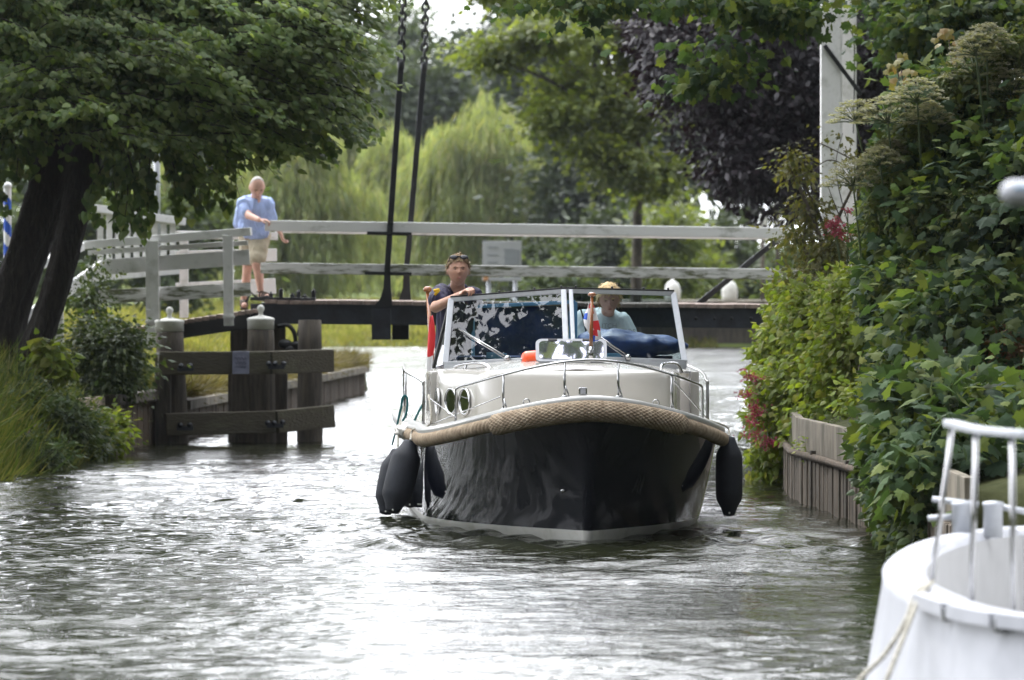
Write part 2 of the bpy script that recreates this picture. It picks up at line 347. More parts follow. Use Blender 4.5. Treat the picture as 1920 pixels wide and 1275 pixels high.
def crown(name, blobs, n, size, kind, m, parent=None, clump=.35, per=40, droop=.5, shell=.5, keep=None, svar=.35, width=1.0, flat=.55):
    "leaf clumps spread through ellipsoids; blobs: (cx,cy,cz, rx,ry,rz[, weight])"
    B = np.array([tuple(b[:6]) for b in blobs], float); W = np.array([(b[6] if len(b) > 6 else 1) * b[3] * b[4] * b[5] for b in blobs]) ** .75
    nc = max(1, n // per); bi = RNG.choice(len(B), nc, p=W / W.sum())
    d = RNG.normal(size=(nc, 3)); d /= np.linalg.norm(d, axis=1)[:, None]
    r = shell + (1 - shell) * RNG.random(nc) ** .7; r[RNG.random(nc) < .25] *= RNG.random() * .8
    C = B[bi, :3] + d * r[:, None] * B[bi, 3:]
    cs = clump * (.5 + RNG.random(nc))
    ax = RNG.normal(size=(nc, 3)) + d * .8; ax[:, 2] *= .4; ax /= np.linalg.norm(ax, axis=1)[:, None]
    k = np.repeat(np.arange(nc), per)
    t = RNG.normal(size=(nc * per, 1)) * 1.0
    off = RNG.normal(size=(nc * per, 3)) * np.array([1, 1, flat]) * .55 + t * ax[k] * .8
    pos = C[k] + off * cs[k][:, None]
    if keep is not None:
        ok = keep(pos); pos = pos[ok]; k = k[ok]; off = off[ok]
    N = len(pos)
    tip = off * .8 + d[k] * .5 + RNG.normal(size=(N, 3)) * .6; tip[:, 2] -= droop
    nrm = RNG.normal(size=(N, 3)) * .55 + d[k] * .35; nrm[:, 2] += .8
    sz = size * (1 + svar * RNG.normal(size=N)).clip(.4, 1.8)
    return scatter(name, pos, tip, nrm, sz, kind, m, parent, width), C

def limbs(start, ends, r0, m, parent, name='branch', sag=.12, r1=.012, n=7):
    if not ends: return None
    mb = MB(); start = Vector(start)
    for e in ends:
        e = Vector(e); mid = (start + e) / 2 + Vector((random.uniform(-1, 1), random.uniform(-1, 1), random.uniform(0, 1))) * (e - start).length * sag
        pts = spline([start, mid, e], 6); k = len(pts)
        mb.tube(pts, [r0 * (1 - i / (k - 1)) ** .8 + r1 for i in range(k)], n)
    return mb.build(name, m, parent)

def pick(C, k, f=None):
    C = np.asarray(C)
    if f is not None: C = C[f(C)]
    if len(C) == 0: return []
    return [tuple(C[i]) for i in RNG.choice(len(C), min(k, len(C)), replace=False)]

# ------------------------------------------------------------------ water
def bank_l(y):   # x of the left water's edge
    return np.interp(y, [0, 30, 45, 52.8, 56, 58.6, 60, 64, 88, 90], [-6.0, -5.9, -5.6, -5.28, -5.05, -4.75, -4.69, -4.25, -2.75, -2.55])
def bank_r(y):
    return np.interp(y, [0, 24, 30, 34, 38, 42, 47, 49, 54, 62, 66, 75, 100, 148], [9, 9, 6.5, 2.95, 2.95, 2.90, 2.60, 2.6, 3.0, 3.2, 3.3, 4.5, 6.0, 8.5])

WV = []
_r = random.Random(3)
for i in range(60):
    lam = .13 * (14 ** (i / 59)); ang = _r.gauss(0, .62)
    sl = .037 if lam < .4 else .013
    WV.append((2 * PI / lam * math.sin(ang), 2 * PI / lam * math.cos(ang), sl * lam / (2 * PI) * _r.uniform(.6, 1.4), _r.uniform(0, 6.28)))
def wave_z(X, Y):
    Z = np.zeros_like(X)
    gust = .75 + .35 * np.sin(X * .55 + Y * .21 + 1) * np.sin(Y * .33 - X * .2 + .5) + .2 * np.sin(X * 1.3 - Y * .7)
    for kx, ky, a, ph in WV: Z += a * np.sin(kx * X + ky * Y + ph + .6 * np.sin(.37 * X + .23 * Y + ph))
    Z *= gust
    # bow wave and diverging wake of the cruiser
    dx = X - .597; dy = Y - 39.5
    rr = np.sqrt(dx ** 2 + dy ** 2)
    ringd = np.abs(dx) * .94 - dy * .34
    Z += .020 * np.exp(-((rr - 1.5) / 1.1) ** 2) * np.sin(rr * 9) 
    for s in (-1, 1):
        q = s * dx * .93 - (dy + .6) * .36
        Z += .022 * np.exp(-((q - .45) / .35) ** 2) * np.exp(-np.maximum(dy, 0) / 9) * (dy > -1.2) * np.cos(q * 11)
    # long swells of another boat's wake, lower left
    q = (X + 4) * .35 + (Y - 26) * .93
    Z += .016 * np.sin(q * 4.1) * np.exp(-((Y - 28) / 5) ** 2) * np.exp(-((X + 3.0) / 2.2) ** 2)
    return Z
ys = [-20, 0, 12]; y = 18.0
while y < 72: ys.append(y); y += .045 if y < 44 else .075
while y < 110: ys.append(y); y += .12
while y < 155: ys.append(y); y += .25
xs = [-90, -40, -20, -12, -8] + list(np.arange(-6.2, 3.6, .05)) + list(np.arange(3.6, 9, .35)) + [12, 20, 40, 90]
X, Y = np.meshgrid(np.array(xs), np.array(ys)); Z = wave_z(X, Y)
fade = np.clip((110 - Y) / 60, .6, 1) * np.clip((Y - 16) / 2, 0, 1); Z *= fade
nx, ny = len(xs), len(ys); idx = np.arange(nx * ny).reshape(ny, nx)
Fq = np.stack([idx[:-1, :-1], idx[:-1, 1:], idx[1:, 1:], idx[1:, :-1]], -1).reshape(-1, 4)
wm = bpy.data.materials.new('canal water'); wm.use_nodes = True; n = wm.node_tree; p = n.nodes['Principled BSDF']
p.inputs['Base Color'].default_value = (.014, .016, .008, 1); p.inputs['Roughness'].default_value = .03; p.inputs['IOR'].default_value = 1.34; p.inputs['Specular IOR Level'].default_value = .5
t = n.nodes.new('ShaderNodeTexCoord'); mpn = n.nodes.new('ShaderNodeMapping'); mpn.inputs['Scale'].default_value = (.5, 1, 1)
na = n.nodes.new('ShaderNodeTexNoise'); na.inputs['Scale'].default_value = 13; na.inputs['Detail'].default_value = 4; na.inputs['Roughness'].default_value = .55
b = n.nodes.new('ShaderNodeBump'); b.inputs['Strength'].default_value = .6; b.inputs['Distance'].default_value = .022
n.links.new(t.outputs['Object'], mpn.inputs[0]); n.links.new(mpn.outputs[0], na.inputs['Vector']); n.links.new(na.outputs['Fac'], b.inputs['Height']); n.links.new(b.outputs[0], p.inputs['Normal'])
water = fastmesh('water', np.stack([X, Y, Z], -1).reshape(-1, 3), Fq, 4, wm, None, True); tag(water, kind='structure', label='rippled canal water reflecting bright sky')

# ------------------------------------------------------------------ land
def land(name, edge, side, ylist, offs, hfun, mats, mi=None):
    V = []; 
    for y in ylist:
        e = float(edge(y))
        for o in offs:
            x = e + side * o; V.append((x, y, hfun(o, y, x)))
    k = len(offs); Fc = []
    for i in range(len(ylist) - 1):
        for j in range(k - 1):
            q = (i * k + j, i * k + j + 1, (i + 1) * k + j + 1, (i + 1) * k + j)
            Fc.append(q if side > 0 else q[::-1])
    o = fastmesh(name, V, Fc, 4, mats, None, True); tag(o, kind='structure'); return o
def nz2(x, y, s=1.0): return mnoise.noise(Vector((x * s, y * s, 3.1)))
def hl(o, y, x):
    if y < 59.3: base = np.interp(o, [0, .2, .5, .85, 1.6, 8, 60], [-.25, .22, .62, .93, 1.08, 1.25, 1.6])
    else: 
        top = np.interp(y, [59.3, 64, 74, 88], [.60, .55, .50, .42])
        base = np.interp(o, [0, .08, .6, 2.2, 6, 60], [top - .5, top, top + .12, 1.15, 1.45, 1.9])
    return float(base) + .05 * nz2(x, y, 1.3) * min(1, o * 2)
ylist = [-15, 10, 25, 35, 42] + list(np.arange(45, 92, .7)) ; ylist[-1] = 90.0
land('grass_bank', bank_l, -1, ylist, [0, .08, .25, .45, .7, 1, 1.3, 1.8, 2.5, 3.5, 5, 8, 14, 30, 80], hl, M['soil'])
def hl2(o, y, x):
    return float(np.interp(o, [0, .1, 1.5, 5, 12, 70], [.35, .42, .8, 1.3, 1.9, 2.6])) + .05 * nz2(x, y, .7)
land('meadow', lambda y: np.interp(y, [90, 97, 110, 135], [-2.55, -3.2, -6, -14]), -1, list(np.arange(90, 160, 4)), [0, .1, .7, 1.5, 3, 5, 8, 12, 30, 110], hl2, M['grassg'])
def hf(o, y, x): return 0
V = []; Fc = []; fy = [147, 148.2, 150, 155, 162, 170, 185, 210, 245, 300, 420, 900]; fz = [-.3, .05, .2, .35, .5, .6, .75, 1.0, 1.3, 1.8, 2.2, 2.6]; fx = list(np.linspace(-200, 200, 41))
for a, y in enumerate(fy):
    for x in fx: V.append((x, y + (1.2 * nz2(x, y, .12) if a < 3 else 0), fz[a] + .1 * nz2(x, y, .2)))
k = len(fx)
for i in range(len(fy) - 1):
    for j in range(k - 1): Fc.append((i * k + j, i * k + j + 1, (i + 1) * k + j + 1, (i + 1) * k + j))
tag(fastmesh('lawn', V, Fc, 4, M['grassg'], None, True), kind='structure')
def hr(o, y, x):
    if y < 66: return float(np.interp(o, [0, .06, .6, 2, 5, 60], [.1, .62, .75, 1.0, 1.25, 1.6])) + .04 * nz2(x, y, 1.1) * min(1, o)
    return float(np.interp(o, [0, .1, 1, 4, 60], [.1, .8, 1.0, 1.3, 2.0]))
land('bank', bank_r, 1, [-15, 10, 24, 27, 30, 32, 33, 34] + list(np.arange(37, 70, 1)) + list(np.arange(72, 150, 5)) + [150], [0, .06, .3, .6, 1.2, 2, 3.5, 5, 9, 25, 110], hr, M['soil'])
V = [(-600, -60, -1.2), (600, -60, -1.2), (600, 1500, -1.2), (-600, 1500, -1.2)]
tag(MB().add(V, [(0, 1, 2, 3)]).build('ground', M['soil']), kind='structure')

# ---- quay walls
def pile_wall(name, pts, top, bottom, mats, wv, depth, label, cat, capm=None, caph=.12, capz=None, out=1):
    root = empty(name, (pts[0][0], pts[0][1], 0), 0, label, cat); o0 = Vector((pts[0][0], pts[0][1], 0))
    pp = [Vector((a, b_, 0)) for a, b_ in pts]; mb = MB()
    for i in range(len(pp) - 1):
        a, b2 = pp[i], pp[i + 1]; d = (b2 - a); ln = d.length; d.normalize(); nn = Vector((-d.y, d.x, 0)) * out
        k = max(1, int(ln / wv))
        for j in range(k):
            c = a + d * (ln * (j + .5) / k) + nn * random.uniform(-.006, .012); t2 = top(c) + random.uniform(-.01, .01)
            ang = math.atan2(d.y, d.x) 
            mb.box(c - o0 + Vector((0, 0, (t2 + bottom) / 2)), (ln / k * .93, depth, t2 - bottom), Matrix.Rotation(ang, 3, 'Z'), 0, .01)
        mb.box((a + b2) / 2 - o0 - nn * depth * .5 + Vector((0, 0, (top((a + b2) / 2) + bottom) / 2 - .03)), (ln, depth * .6, top((a + b2) / 2) - bottom - .02), Matrix.Rotation(math.atan2(d.y, d.x), 3, 'Z'), 0)
    mb.build('piling', mats, root)
    if capm:
        mc = MB()
        for i in range(len(pp) - 1):
            a, b2 = pp[i], pp[i + 1]; za = (capz or top)(a); zb = (capz or top)(b2); d = (b2 - a).normalized(); nn = Vector((-d.y, d.x, 0)) * out
            mc.beam(a - o0 + Vector((0, 0, za)) + nn * .02, b2 - o0 + Vector((0, 0, zb)) + nn * .02, depth + .14, caph, bev=.015)
        mc.build('cap_beam', capm, root)
    return root
pile_wall('timber_quay_wall', [(float(bank_l(y)) + .03, y) for y in (59.6, 62, 64.2)], lambda c: .60, -.8, M['sheet'], .16, .07, 'dark timber sheet piling holding the left bank behind the capped piles', 'quay wall', M['oldwood'], out=-1)
pile_wall('timber_quay_wall', [(float(bank_l(y)) + .03, y) for y in (64.6, 70, 76, 82, 88)] + [(-2.62, 89.6), (-3.4, 96)], lambda c: .42, -.8, M['sheet'], .2, .08, 'brown plank quay wall running away beyond the bridge below the green slope', 'quay wall', M['concrete'], out=-1)
# right bank: upright concrete planks below a waling and an upper slab
root = pile_wall('concrete_quay_wall', [(2.9, 33.0), (2.88, 38.0), (2.90, 42.0), (2.76, 44.6), (2.59, 47.0), (2.66, 49.5)], lambda c: .42, -.8, mat('grey brown piling', (.17, .135, .10), .9, col2=(.065, .055, .04), vscale=4, bump=.5, bscale=16, stretch=(4, 4, .5)), .115, .06, 'pale upright concrete planks of the quay half hidden under creeper on the right', 'quay wall', None, out=1)
mb = MB()
for (a, b2) in (((2.95, 33, 0), (2.93, 38, 0)), ((2.93, 38, 0), (2.95, 42, 0)), ((2.95, 42, 0), (2.81, 44.6, 0)), ((2.81, 44.6, 0), (2.64, 47, 0)), ((2.64, 47, 0), (2.72, 49.5, 0))):
    mb.beam(Vector(a) + Vector((-2.9, -33, .60)), Vector(b2) + Vector((-2.9, -33, .60)), .07, .30, bev=.01)
mb.pieces('upper_slab', M['concrete'], root)
mb = MB()
for (x, y) in ((2.845, 43.05), (2.69, 45.45)): mb.box((x - 2.9 - .02, y - 33, 0), (.05, .09, 1.0), Matrix.Rotation(.05, 3, 'Z'), 0, .01)
mb.pieces('joint_post', M['oldwood'], root)
mb = MB(); mb.tube([(a - 2.9 - .03, b2 - 33, .435) for a, b2 in ((2.88, 38), (2.90, 42), (2.76, 44.6), (2.59, 47), (2.66, 49.5))], .035, 8); mb.build('waling', M['sheet'], root)
# ------------------------------------------------------------------ drawbridge
def rel(root, v): return Vector(v) - root.location
D0, D1 = 64.0, 66.7
br = empty('drawbridge', P(1000, 600, D0), 0, 'dark blue and white timber drawbridge deck with two long white rails across the canal', 'drawbridge')
def bb(a, b, wd, ht, name, m, mi=0, bev=.01, parent=None):
    mb = MB(); mb.beam(rel(br, a), rel(br, b), wd, ht, bev=bev); return mb.build(name, m, parent or br)
# deck planks, edge beams
mb = MB()
A, B = P(497, 566, D0 - .04), P(1560, 576, D0 - .04); N_ = 46
for i in range(N_):
    a = A.lerp(B, i / N_); b2 = A.lerp(B, (i + .94) / N_); c = (a + b2) / 2
    mb.box(rel(br, c + Vector((0, (D1 - D0) / 2 + .04, random.uniform(-.004, .004)))), ((b2 - a).length, D1 - D0 + .22, .05), None, 0, .006)
mb.build('deck', M['plank'], br)
for d in (D0, D1):
    q = bb(P(470, 588, D0) + Vector((0, d - D0, 0)), P(1560, 598, D0) + Vector((0, d - D0, 0)), .14, .25, 'edge_beam', M['iron'])
mb = MB()
for px in (1305, 1340, 1372, 1408): mb.lathe([(.022, 0), (.022, .02), (.012, .028)], rel(br, P(px, 597, D0 - .072)), 8, (0, -1, 0))
mb.pieces('bolt', M['black'], br)
for d in (D0, D1):
    o = Vector((0, d - D0, 0))
    for (a, b2, nm) in (((497, 423), (1536, 438), 'top_rail'), ((489, 502.5), (1536, 515), 'lower_rail')):
        mb = MB(); mb.beam(rel(br, P(*a, D0) + o), rel(br, P(*b2, D0) + o), .10, .135, bev=.012)
        r_ = mb.build(nm, M['white'] if nm == 'top_rail' else M['moss_white'], br)
# hangers: base box, flared bracket, rod and chain
HB = [((715, 609), (752, 125), D0 - .09, (697, 733)), ((752, 612), (795, 128), D1 + .09, (735, 767))]
for (bx, by), (tx, ty), d, (l, r2) in HB:
    mb = MB(); top = 579 if d < 65 else 590
    a = P(l, top, d); b2 = P(r2, 637, d); mb.box(rel(br, (a + b2) / 2), (abs(b2.x - a.x), .10, abs(a.z - b2.z)), None, 0, .008)
    f = mb.build('hanger_foot', M['iron'], br)
    # flared bracket plate
    dx = (l + r2) / 2 - 715
    prof = [(700, 575), (713, 560), (719, 540), (721, 505), (732, 505), (733, 540), (736, 575)]
    prof = [P(x + dx, y, d) for x, y in prof]; bm = bmesh.new()
    f1 = [bm.verts.new(rel(br, q + Vector((0, -.04, 0)))) for q in prof]; f2 = [bm.verts.new(rel(br, q + Vector((0, .04, 0)))) for q in prof]
    bm.faces.new(f1); bm.faces.new(f2[::-1])
    for i in range(len(prof)): j = (i + 1) % len(prof); bm.faces.new((f1[j], f1[i], f2[i], f2[j]))
    bmesh.ops.recalc_face_normals(bm, faces=bm.faces[:]); mb = MB().bm(bm); mb.build('bracket', M['black'], br)
    mb = MB(); mb.beam(rel(br, P(726 + dx, 508, d)), rel(br, P(tx, ty, d)), .075, .06, up=(0, 1, 0), bev=.01); mb.build('hanger_rod', M['black'], br)
    mb = MB(); c0 = P(tx, ty, d); c1 = P(tx + 12, -330, d); dirv = (c1 - c0).normalized(); ln = (c1 - c0).length; k = int(ln / .088)
    mb.lathe([(.03, -.06), (.045, -.02), (.045, .05), (.025, .09)], rel(br, c0), 10, dirv)
    for i in range(k):
        c = c0 + dirv * (.10 + i * .088); s_ = Vector((0, 1, 0)) if i % 2 else dirv.cross(Vector((0, 1, 0))).normalized()
        ring = [c + dirv * (.062 * math.cos(t)) + s_ * (.040 * math.sin(t)) for t in np.linspace(0, 2 * PI, 12, endpoint=False)]
        mb.tube([rel(br, q) for q in ring], .018, 6, closed=True)
    mb.build('chain', M['black'], br)
    for (x0, x1, yy) in ((688, 772, 437), (684, 772, 512)):
        mb = MB(); mb.beam(rel(br, P(x0 + dx, yy, d)), rel(br, P(x1 + dx, yy + 2, d)), .08, .045, bev=.008); mb.build('rail_clamp', M['black'], br)
# raking stay at the back
mb = MB(); mb.beam(rel(br, P(1297, 580, 66.95)), rel(br, P(1462, 446, 66.95)), .05, .075, bev=.01); mb.build('raking_stay', M['black'], br)
# latch ironwork on the free end
mb = MB()
for px, h in ((508, 12), (527, 20), (548, 10), (560, 16), (588, 18), (572, 8)):
    a = P(px, 566, D0 + .1); mb.box(rel(br, a + Vector((0, 0, h / 300))), (.05, .08, h / 150), None, 0, .01)
    mb.lathe([(.03, 0), (.03, .02), (.012, .03), (.012, .05)], rel(br, a + Vector((0, 0, h / 150))), 8)
mb.beam(rel(br, P(470, 560, D0 + .05)), rel(br, P(592, 561, D0 + .05)), .2, .04)
mb.tube([rel(br, P(*q, D0 - .02)) for q in ((462, 566), (470, 548), (484, 560), (500, 556), (516, 566))], .02, 6)
mb.build('latch_gear', M['black'], br)
# balance frame above the picture: beams the chains hang from
bf = empty('balance_frame', P(1560, 0, 65), 0, 'white tower posts and black stays of the drawbridge rising behind the creepers', 'bridge tower')
def rb(v): return Vector(v) - bf.location
for (x0, d, wd) in ((1557, D0 - .1, .245), (1590, D1 + .1, .17)):
    a = P(x0, 640, d); b2 = P(x0, 0, d) + Vector((0, 0, 4.2)); mb = MB()
    mb.box(rb((a + b2) / 2), (wd, .22, (b2 - a).length), None, 0, .012)
    mb.box(rb(Vector((a.x + wd / 2 + .012, a.y, (a.z + b2.z) / 2))), (.022, .10, (b2 - a).length), None, 0, .004)
    mb.build('tower_post', M['white2'], bf)
mb = MB(); zt = P(1557, 0, D0).z + 4.2
for d in (D0 - .1, D1 + .1):
    x0 = P(1557, 0, D0).x; mb.beam(rb((x0 + 3.4, d, zt + .5)), rb((P(764, 0, d).x - .1, d, P(760, -330, d).z + .05)), .16, .24, up=(0, 0, 1), bev=.01)
for x in (x0, -1.25): mb.beam(rb((x, D0 - .1, zt - .2 if x > 0 else P(760, -330, D0).z + .1)), rb((x, D1 + .1, zt - .2 if x > 0 else P(760, -330, D0).z + .1)), .15, .15)
mb.box(rb((x0 + 3.2, (D0 + D1) / 2, zt + .4)), (.9, D1 - D0 + .2, .6), None, 0, .02)
mb.pieces('balance_beam', M['white2'], bf)
mb = MB(); mb.beam(rb(P(1546, 85, D0 - .24)), rb(P(1615, 178, D0 - .24)), .035, .05); mb.beam(rb(P(1604, 22, D1 - .2)), rb(P(1672, 108, D1 - .2)), .035, .06)
mb.tube(spline([rb(P(*q, D0 - .25)) for q in ((1585, 45), (1600, 70), (1602, 130), (1600, 250))], 5), .008, 6); mb.pieces('stay', M['black'], bf)

# ------------------------------------------------------------------ approach span, left
ap = empty('approach_bridge', P(330, 620, 63.2), 0, 'white plank fenced approach ramp rising to the drawbridge on the left bank', 'approach bridge')
def ra(v): return Vector(v) - ap.location
mb = MB(); mb.beam(ra(P(200, 640, 63.6)), ra(P(470, 598, 63.6)), .2, .22, bev=.01); mb.beam(ra(P(200, 640, 66.4)), ra(P(470, 598, 66.4)), .2, .22, bev=.01); mb.pieces('edge_beam', M['black'], ap)
mb = MB(); a, b2 = P(190, 627, 63.45), P(486, 582, 63.45)
for i in range(22):
    q = a.lerp(b2, i / 22); q2 = a.lerp(b2, (i + .94) / 22); mb.beam(ra((q + q2) / 2 + Vector((0, -.02, 0))), ra((q + q2) / 2 + Vector((0, 3.2, 0))), (q2 - q).length, .05, bev=.004)
mb.build('deck', M['plank'], ap)
def rail(a, b2, wd, ht, name, m='white2', d=None):
    mb = MB(); mb.beam(ra(a), ra(b2), wd, ht, bev=.008); return mb.build(name, M[m], ap)
dN = 63.2
rail(P(140, 461, dN + .2), P(471, 434, dN), .16, .10, 'hand_rail', 'white')
rail(P(165, 474, dN + .12), P(465, 455, dN + .12), .06, .06, 'sub_rail', 'white')
rail(P(192, 501, dN + .1), P(468, 482, dN + .1), .05, .19, 'board', 'white2')
rail(P(186, 557, dN + .1), P(470, 542, dN + .1), .05, .17, 'board', 'moss_white')
for px, y0, y1, wd in ((287, 451, 652, .16), (429, 441, 611, .12), (112, 560, 700, .11)):
    a = P(px - 2, y0, dN - .02); b2 = P(px, y1, dN - .02); mb = MB(); mb.beam(ra(b2), ra(a), wd, .10, up=(0, 1, 0), bev=.01)
    if px > 200: mb.box(ra(P(px, 603 if px < 400 else 594, dN - .03)), (wd + .02, .13, .03))
    mb.build('post', M['white2'], ap)
# sloping end piece of the near fence behind the trunk
mb = MB(); mb.beam(ra(P(20, 520, 60)), ra(P(150, 462, dN)), .12, .10); mb.beam(ra(P(30, 610, 60)), ra(P(190, 500, dN)), .05, .16); mb.pieces('rail_end', M['white2'], ap)
# far side fence
dF = 66.6
for (a, b2, h, nm) in (((330, 440), (521, 443), .10, 'hand_rail'), ((330, 482), (519, 478), .165, 'board'), ((330, 545), (517, 536), .20, 'board')):
    mb = MB(); mb.beam(ra(P(*a, dF)), ra(P(*b2, dF)), .06, h, bev=.008); mb.build(nm, M['white'], ap)
for px in (345, 430): 
    mb = MB(); mb.beam(ra(P(px, 596, dF)), ra(P(px, 436, dF)), .11, .1, up=(0, 1, 0)); mb.build('post', M['white2'], ap)
# flaring wing fence further back with pale uprights
wf = empty('wing_fence', P(250, 440, 74), 0, 'white balustrade flaring away behind the approach ramp with flat handrail', 'fence')
mb = MB(); mb.beam(P(170, 390, 72) - wf.location, P(340, 416, 74) - wf.location, .16, .11, bev=.01); mb.build('hand_rail', M['white'], wf)
mb = MB(); mb.beam(P(170, 520, 72) - wf.location, P(345, 505, 74) - wf.location, .06, .12); mb.build('lower_rail', M['white2'], wf)
mb = MB()
for px in range(188, 340, 17):
    t_ = (px - 170) / 170; mb.beam(P(px, 512 - 8 * t_, 72 + 2 * t_) - wf.location, P(px, 393 + 26 * t_, 72 + 2 * t_) - wf.location, .085, .03, up=(0, 1, 0))
mb.pieces('upright', M['white2'], wf)
# abutment pier under the hinge
pr = empty('bridge_pier', P(455, 660, 63.9), 0, 'dark timber pier block under the bridge end with a white-painted foot', 'pier'); rp = lambda v: Vector(v) - pr.location
mb = MB(); a, b2 = P(436, 610, 64.1), P(470, 668, 64.1); mb.box(rp((a + b2) / 2), (.26, .5, .4), None, 0, .02)
mb.beam(rp(P(440, 840, 64.1)), rp(P(440, 660, 64.1)), .16, .16, up=(0, 1, 0)); mb.beam(rp(P(520, 840, 64.1)), rp(P(520, 606, 64.1)), .2, .2, up=(0, 1, 0)); mb.build('block', M['oldwood'], pr)
mb = MB()
mb.tube(spline([rp(P(*q, 63.9)) for q in ((520, 612), (540, 610), (552, 625), (556, 650), (570, 665))], 4), .03, 6)
mb.tube(spline([rp(P(*q, 63.9)) for q in ((572, 606), (560, 625), (575, 650), (578, 690))], 4), .03, 6)
for q in ((545, 655), (535, 645), (556, 648)): mb.ell(rp(P(*q, 63.9)), (.09, .06, .06))
mb.build('chain_wheel', M['black'], pr)

# ------------------------------------------------------------------ dolphin
dl = empty('guide_fender', P(460, 700, 62.6), 0, 'dark timber guide work of piles and two heavy crossbeams at the bridge mouth', 'guide work'); rd = lambda v: Vector(v) - dl.location
for (px, y0, r0, r1, capd, d) in ((318, 606, .165, .205, True, 62.55), (489, 602, .155, .20, True, 62.9), (581, 600, .14, .17, False, 63.4)):
    a = P(px - (0 if capd else 0), y0, d); bt = Vector((a.x + (.06 if px < 400 else 0), a.y, -.9)); mb = MB(); pts = [bt.lerp(a, t_) for t_ in np.linspace(0, 1, 9)]
    mb.tube([rd(q) for q in pts], [r1 + (r0 - r1) * (i / 8) ** 1.6 for i in range(9)], 20, rf=lambda i, j: 1 + .02 * math.sin(j * 7 + i))
    pl = mb.build('pile', M['oldwood'], dl)
    if capd:
        mb = MB(); mb.lathe([(r0 + .008, -.10), (r0 + .010, 0), (r0 + .016, .012), (r0 + .016, .03), (r0 - .01, .042), (.05, .065), (.028, .075), (.026, .11), (.042, .135), (.046, .165), (.03, .19), (.01, .2)], rd(a), 24); c_ = mb.build('cap', M['lampw'], pl)
def dbeam(pts, wd, ht, nm, m):
    mb = MB()
    for a, b2 in zip(pts[:-1], pts[1:]): mb.beam(rd(a), rd(b2), wd, ht, bev=.015)
    return mb.build(nm, m, dl)
u = dbeam([P(296, 681, 62.2), P(505, 680, 62.45), P(621, 676, 62.9)], .16, .28, 'upper_beam', M['mosswood'])
l = dbeam([P(310, 796, 62.2), P(515, 791, 62.45), P(622, 780, 62.9)], .16, .27, 'lower_beam', M['mosswood'])
mb = MB(); a = P(306, 664, 62.33); mb.box(rd(Vector((a.x, a.y, (a.z - .75) / 2))), (.19, .19, a.z + .75), None, 0, .02)
a = P(452, 700, 62.85); mb.box(rd(Vector((a.x, a.y, (a.z - .8) / 2))), (.22, .15, a.z + .8), None, 0, .02)
a = P(527, 700, 63.1); mb.box(rd(Vector((a.x, a.y, (a.z - .8) / 2))), (.16, .15, a.z + .8), None, 0, .02); mb.pieces('square_post', M['oldwood'], dl)
mb = MB()
for (x, y_, dd) in ((340, 686, 62.13), (357, 686, 62.13), (504, 682, 62.33), (516, 682, 62.35), (532, 682, 62.4), (338, 797, 62.13), (356, 797, 62.13), (502, 793, 62.33), (514, 793, 62.35), (530, 792, 62.4)):
    mb.lathe([(.035, 0), (.035, .02), (.02, .025), (.02, .05)], rd(P(x, y_, dd)), 8, (0, -1, 0))
for (x, y_) in ((348, 692), (518, 688), (347, 803), (516, 798)): mb.box(rd(P(x, y_, 62.12 if x < 400 else 62.34)), (.2, .02, .05))
mb.pieces('bolt', M['iron'], dl)
np_ = empty('notice_plate', P(451, 681, 62.2), 0, 'small bluish notice plate fixed on the upper beam between the piles', 'notice')
mb = MB(); mb.box((0, .05, 0), (.205, .012, .26), Matrix.Rotation(.03, 3, 'Z'), 0, .003); mb.box((0, .085, .132), (.20, .08, .02)); mb.build('plate', M['plate'], np_)
mb = MB()
for i in range(3):
    pts = [(-.07 + t_ * .14, .041, .055 - i * .05 + .016 * math.sin(t_ * 23 + i * 2) * (1 if i < 2 else .6)) for t_ in np.linspace(0, 1, 30)]; mb.tube(pts, .0035, 4)
mb.build('scribbled_text', M['dink'], np_)

# ------------------------------------------------------------------ things beyond the bridge
sg = empty('information_board', P(941, 560, 118), 0, 'pale grey information board on two posts beyond the bridge rails', 'sign'); rs = lambda v: Vector(v) - sg.location
a, b2 = P(905, 452, 118), P(978, 516, 118); mb = MB(); mb.box(rs((a + b2) / 2), (b2.x - a.x, .05, a.z - b2.z), None, 0, .01); mb.box(rs(P(941, 523, 118)), (.92, .07, .09)); f = mb.build('board', M['sign'], sg)
mb = MB()
for i in range(6): 
    q = P(914 + (0 if i < 3 else 30), 464 + (i % 3) * 14 + (4 if i > 2 else 0), 117.96); mb.box(rs(q + Vector((.12, 0, 0))), (.24, .006, .035))
mb.box(rs(P(960, 482, 117.965)), (.34, .006, .34)); mb.build('print', M['ink'], f)
for px in (916, 966): mb = MB(); g = P(px, 524, 118.05); mb.tube([rs(g), rs(Vector((g.x, g.y, .9)))], .045, 10); mb.build('post', M['alu'], sg)
mb = MB(); mb.box((0, 0, 0), (.12, .05, .09), None, 0, .02); q = mb.build('orange_sticker', mat('faded orange', (.55, .28, .12), .7), sg); q.location = rs(P(911, 523, 117.9))
for i, (px, py, d, lab) in enumerate(((1261, 556, 150, 'white domed bollard nearer the boat windscreen on the far quay'), (1368, 556, 150, 'white domed bollard right of the raking black stay on the far quay'))):
    e = empty('bollard', P(px, py, d), 0, lab, 'bollard', 'white domed bollards on the far quay')
    mb = MB(); mb.lathe([(.215, -.14), (.23, .0), (.235, .16), (.21, .30), (.15, .41), (.06, .46), (.045, .50), (.02, .52)], (0, 0, 0), 18); mb.build('cap', M['lampw'], e)
    mb = MB(); mb.lathe([(.20, -.30), (.20, -.14)], (0, 0, 0), 14); mb.build('post', M['white2'], e)
qy = empty('far_quay', (8, 149, 0), 0, 'grey concrete quay across the water beyond the bridge carrying the white bollards', 'quay')
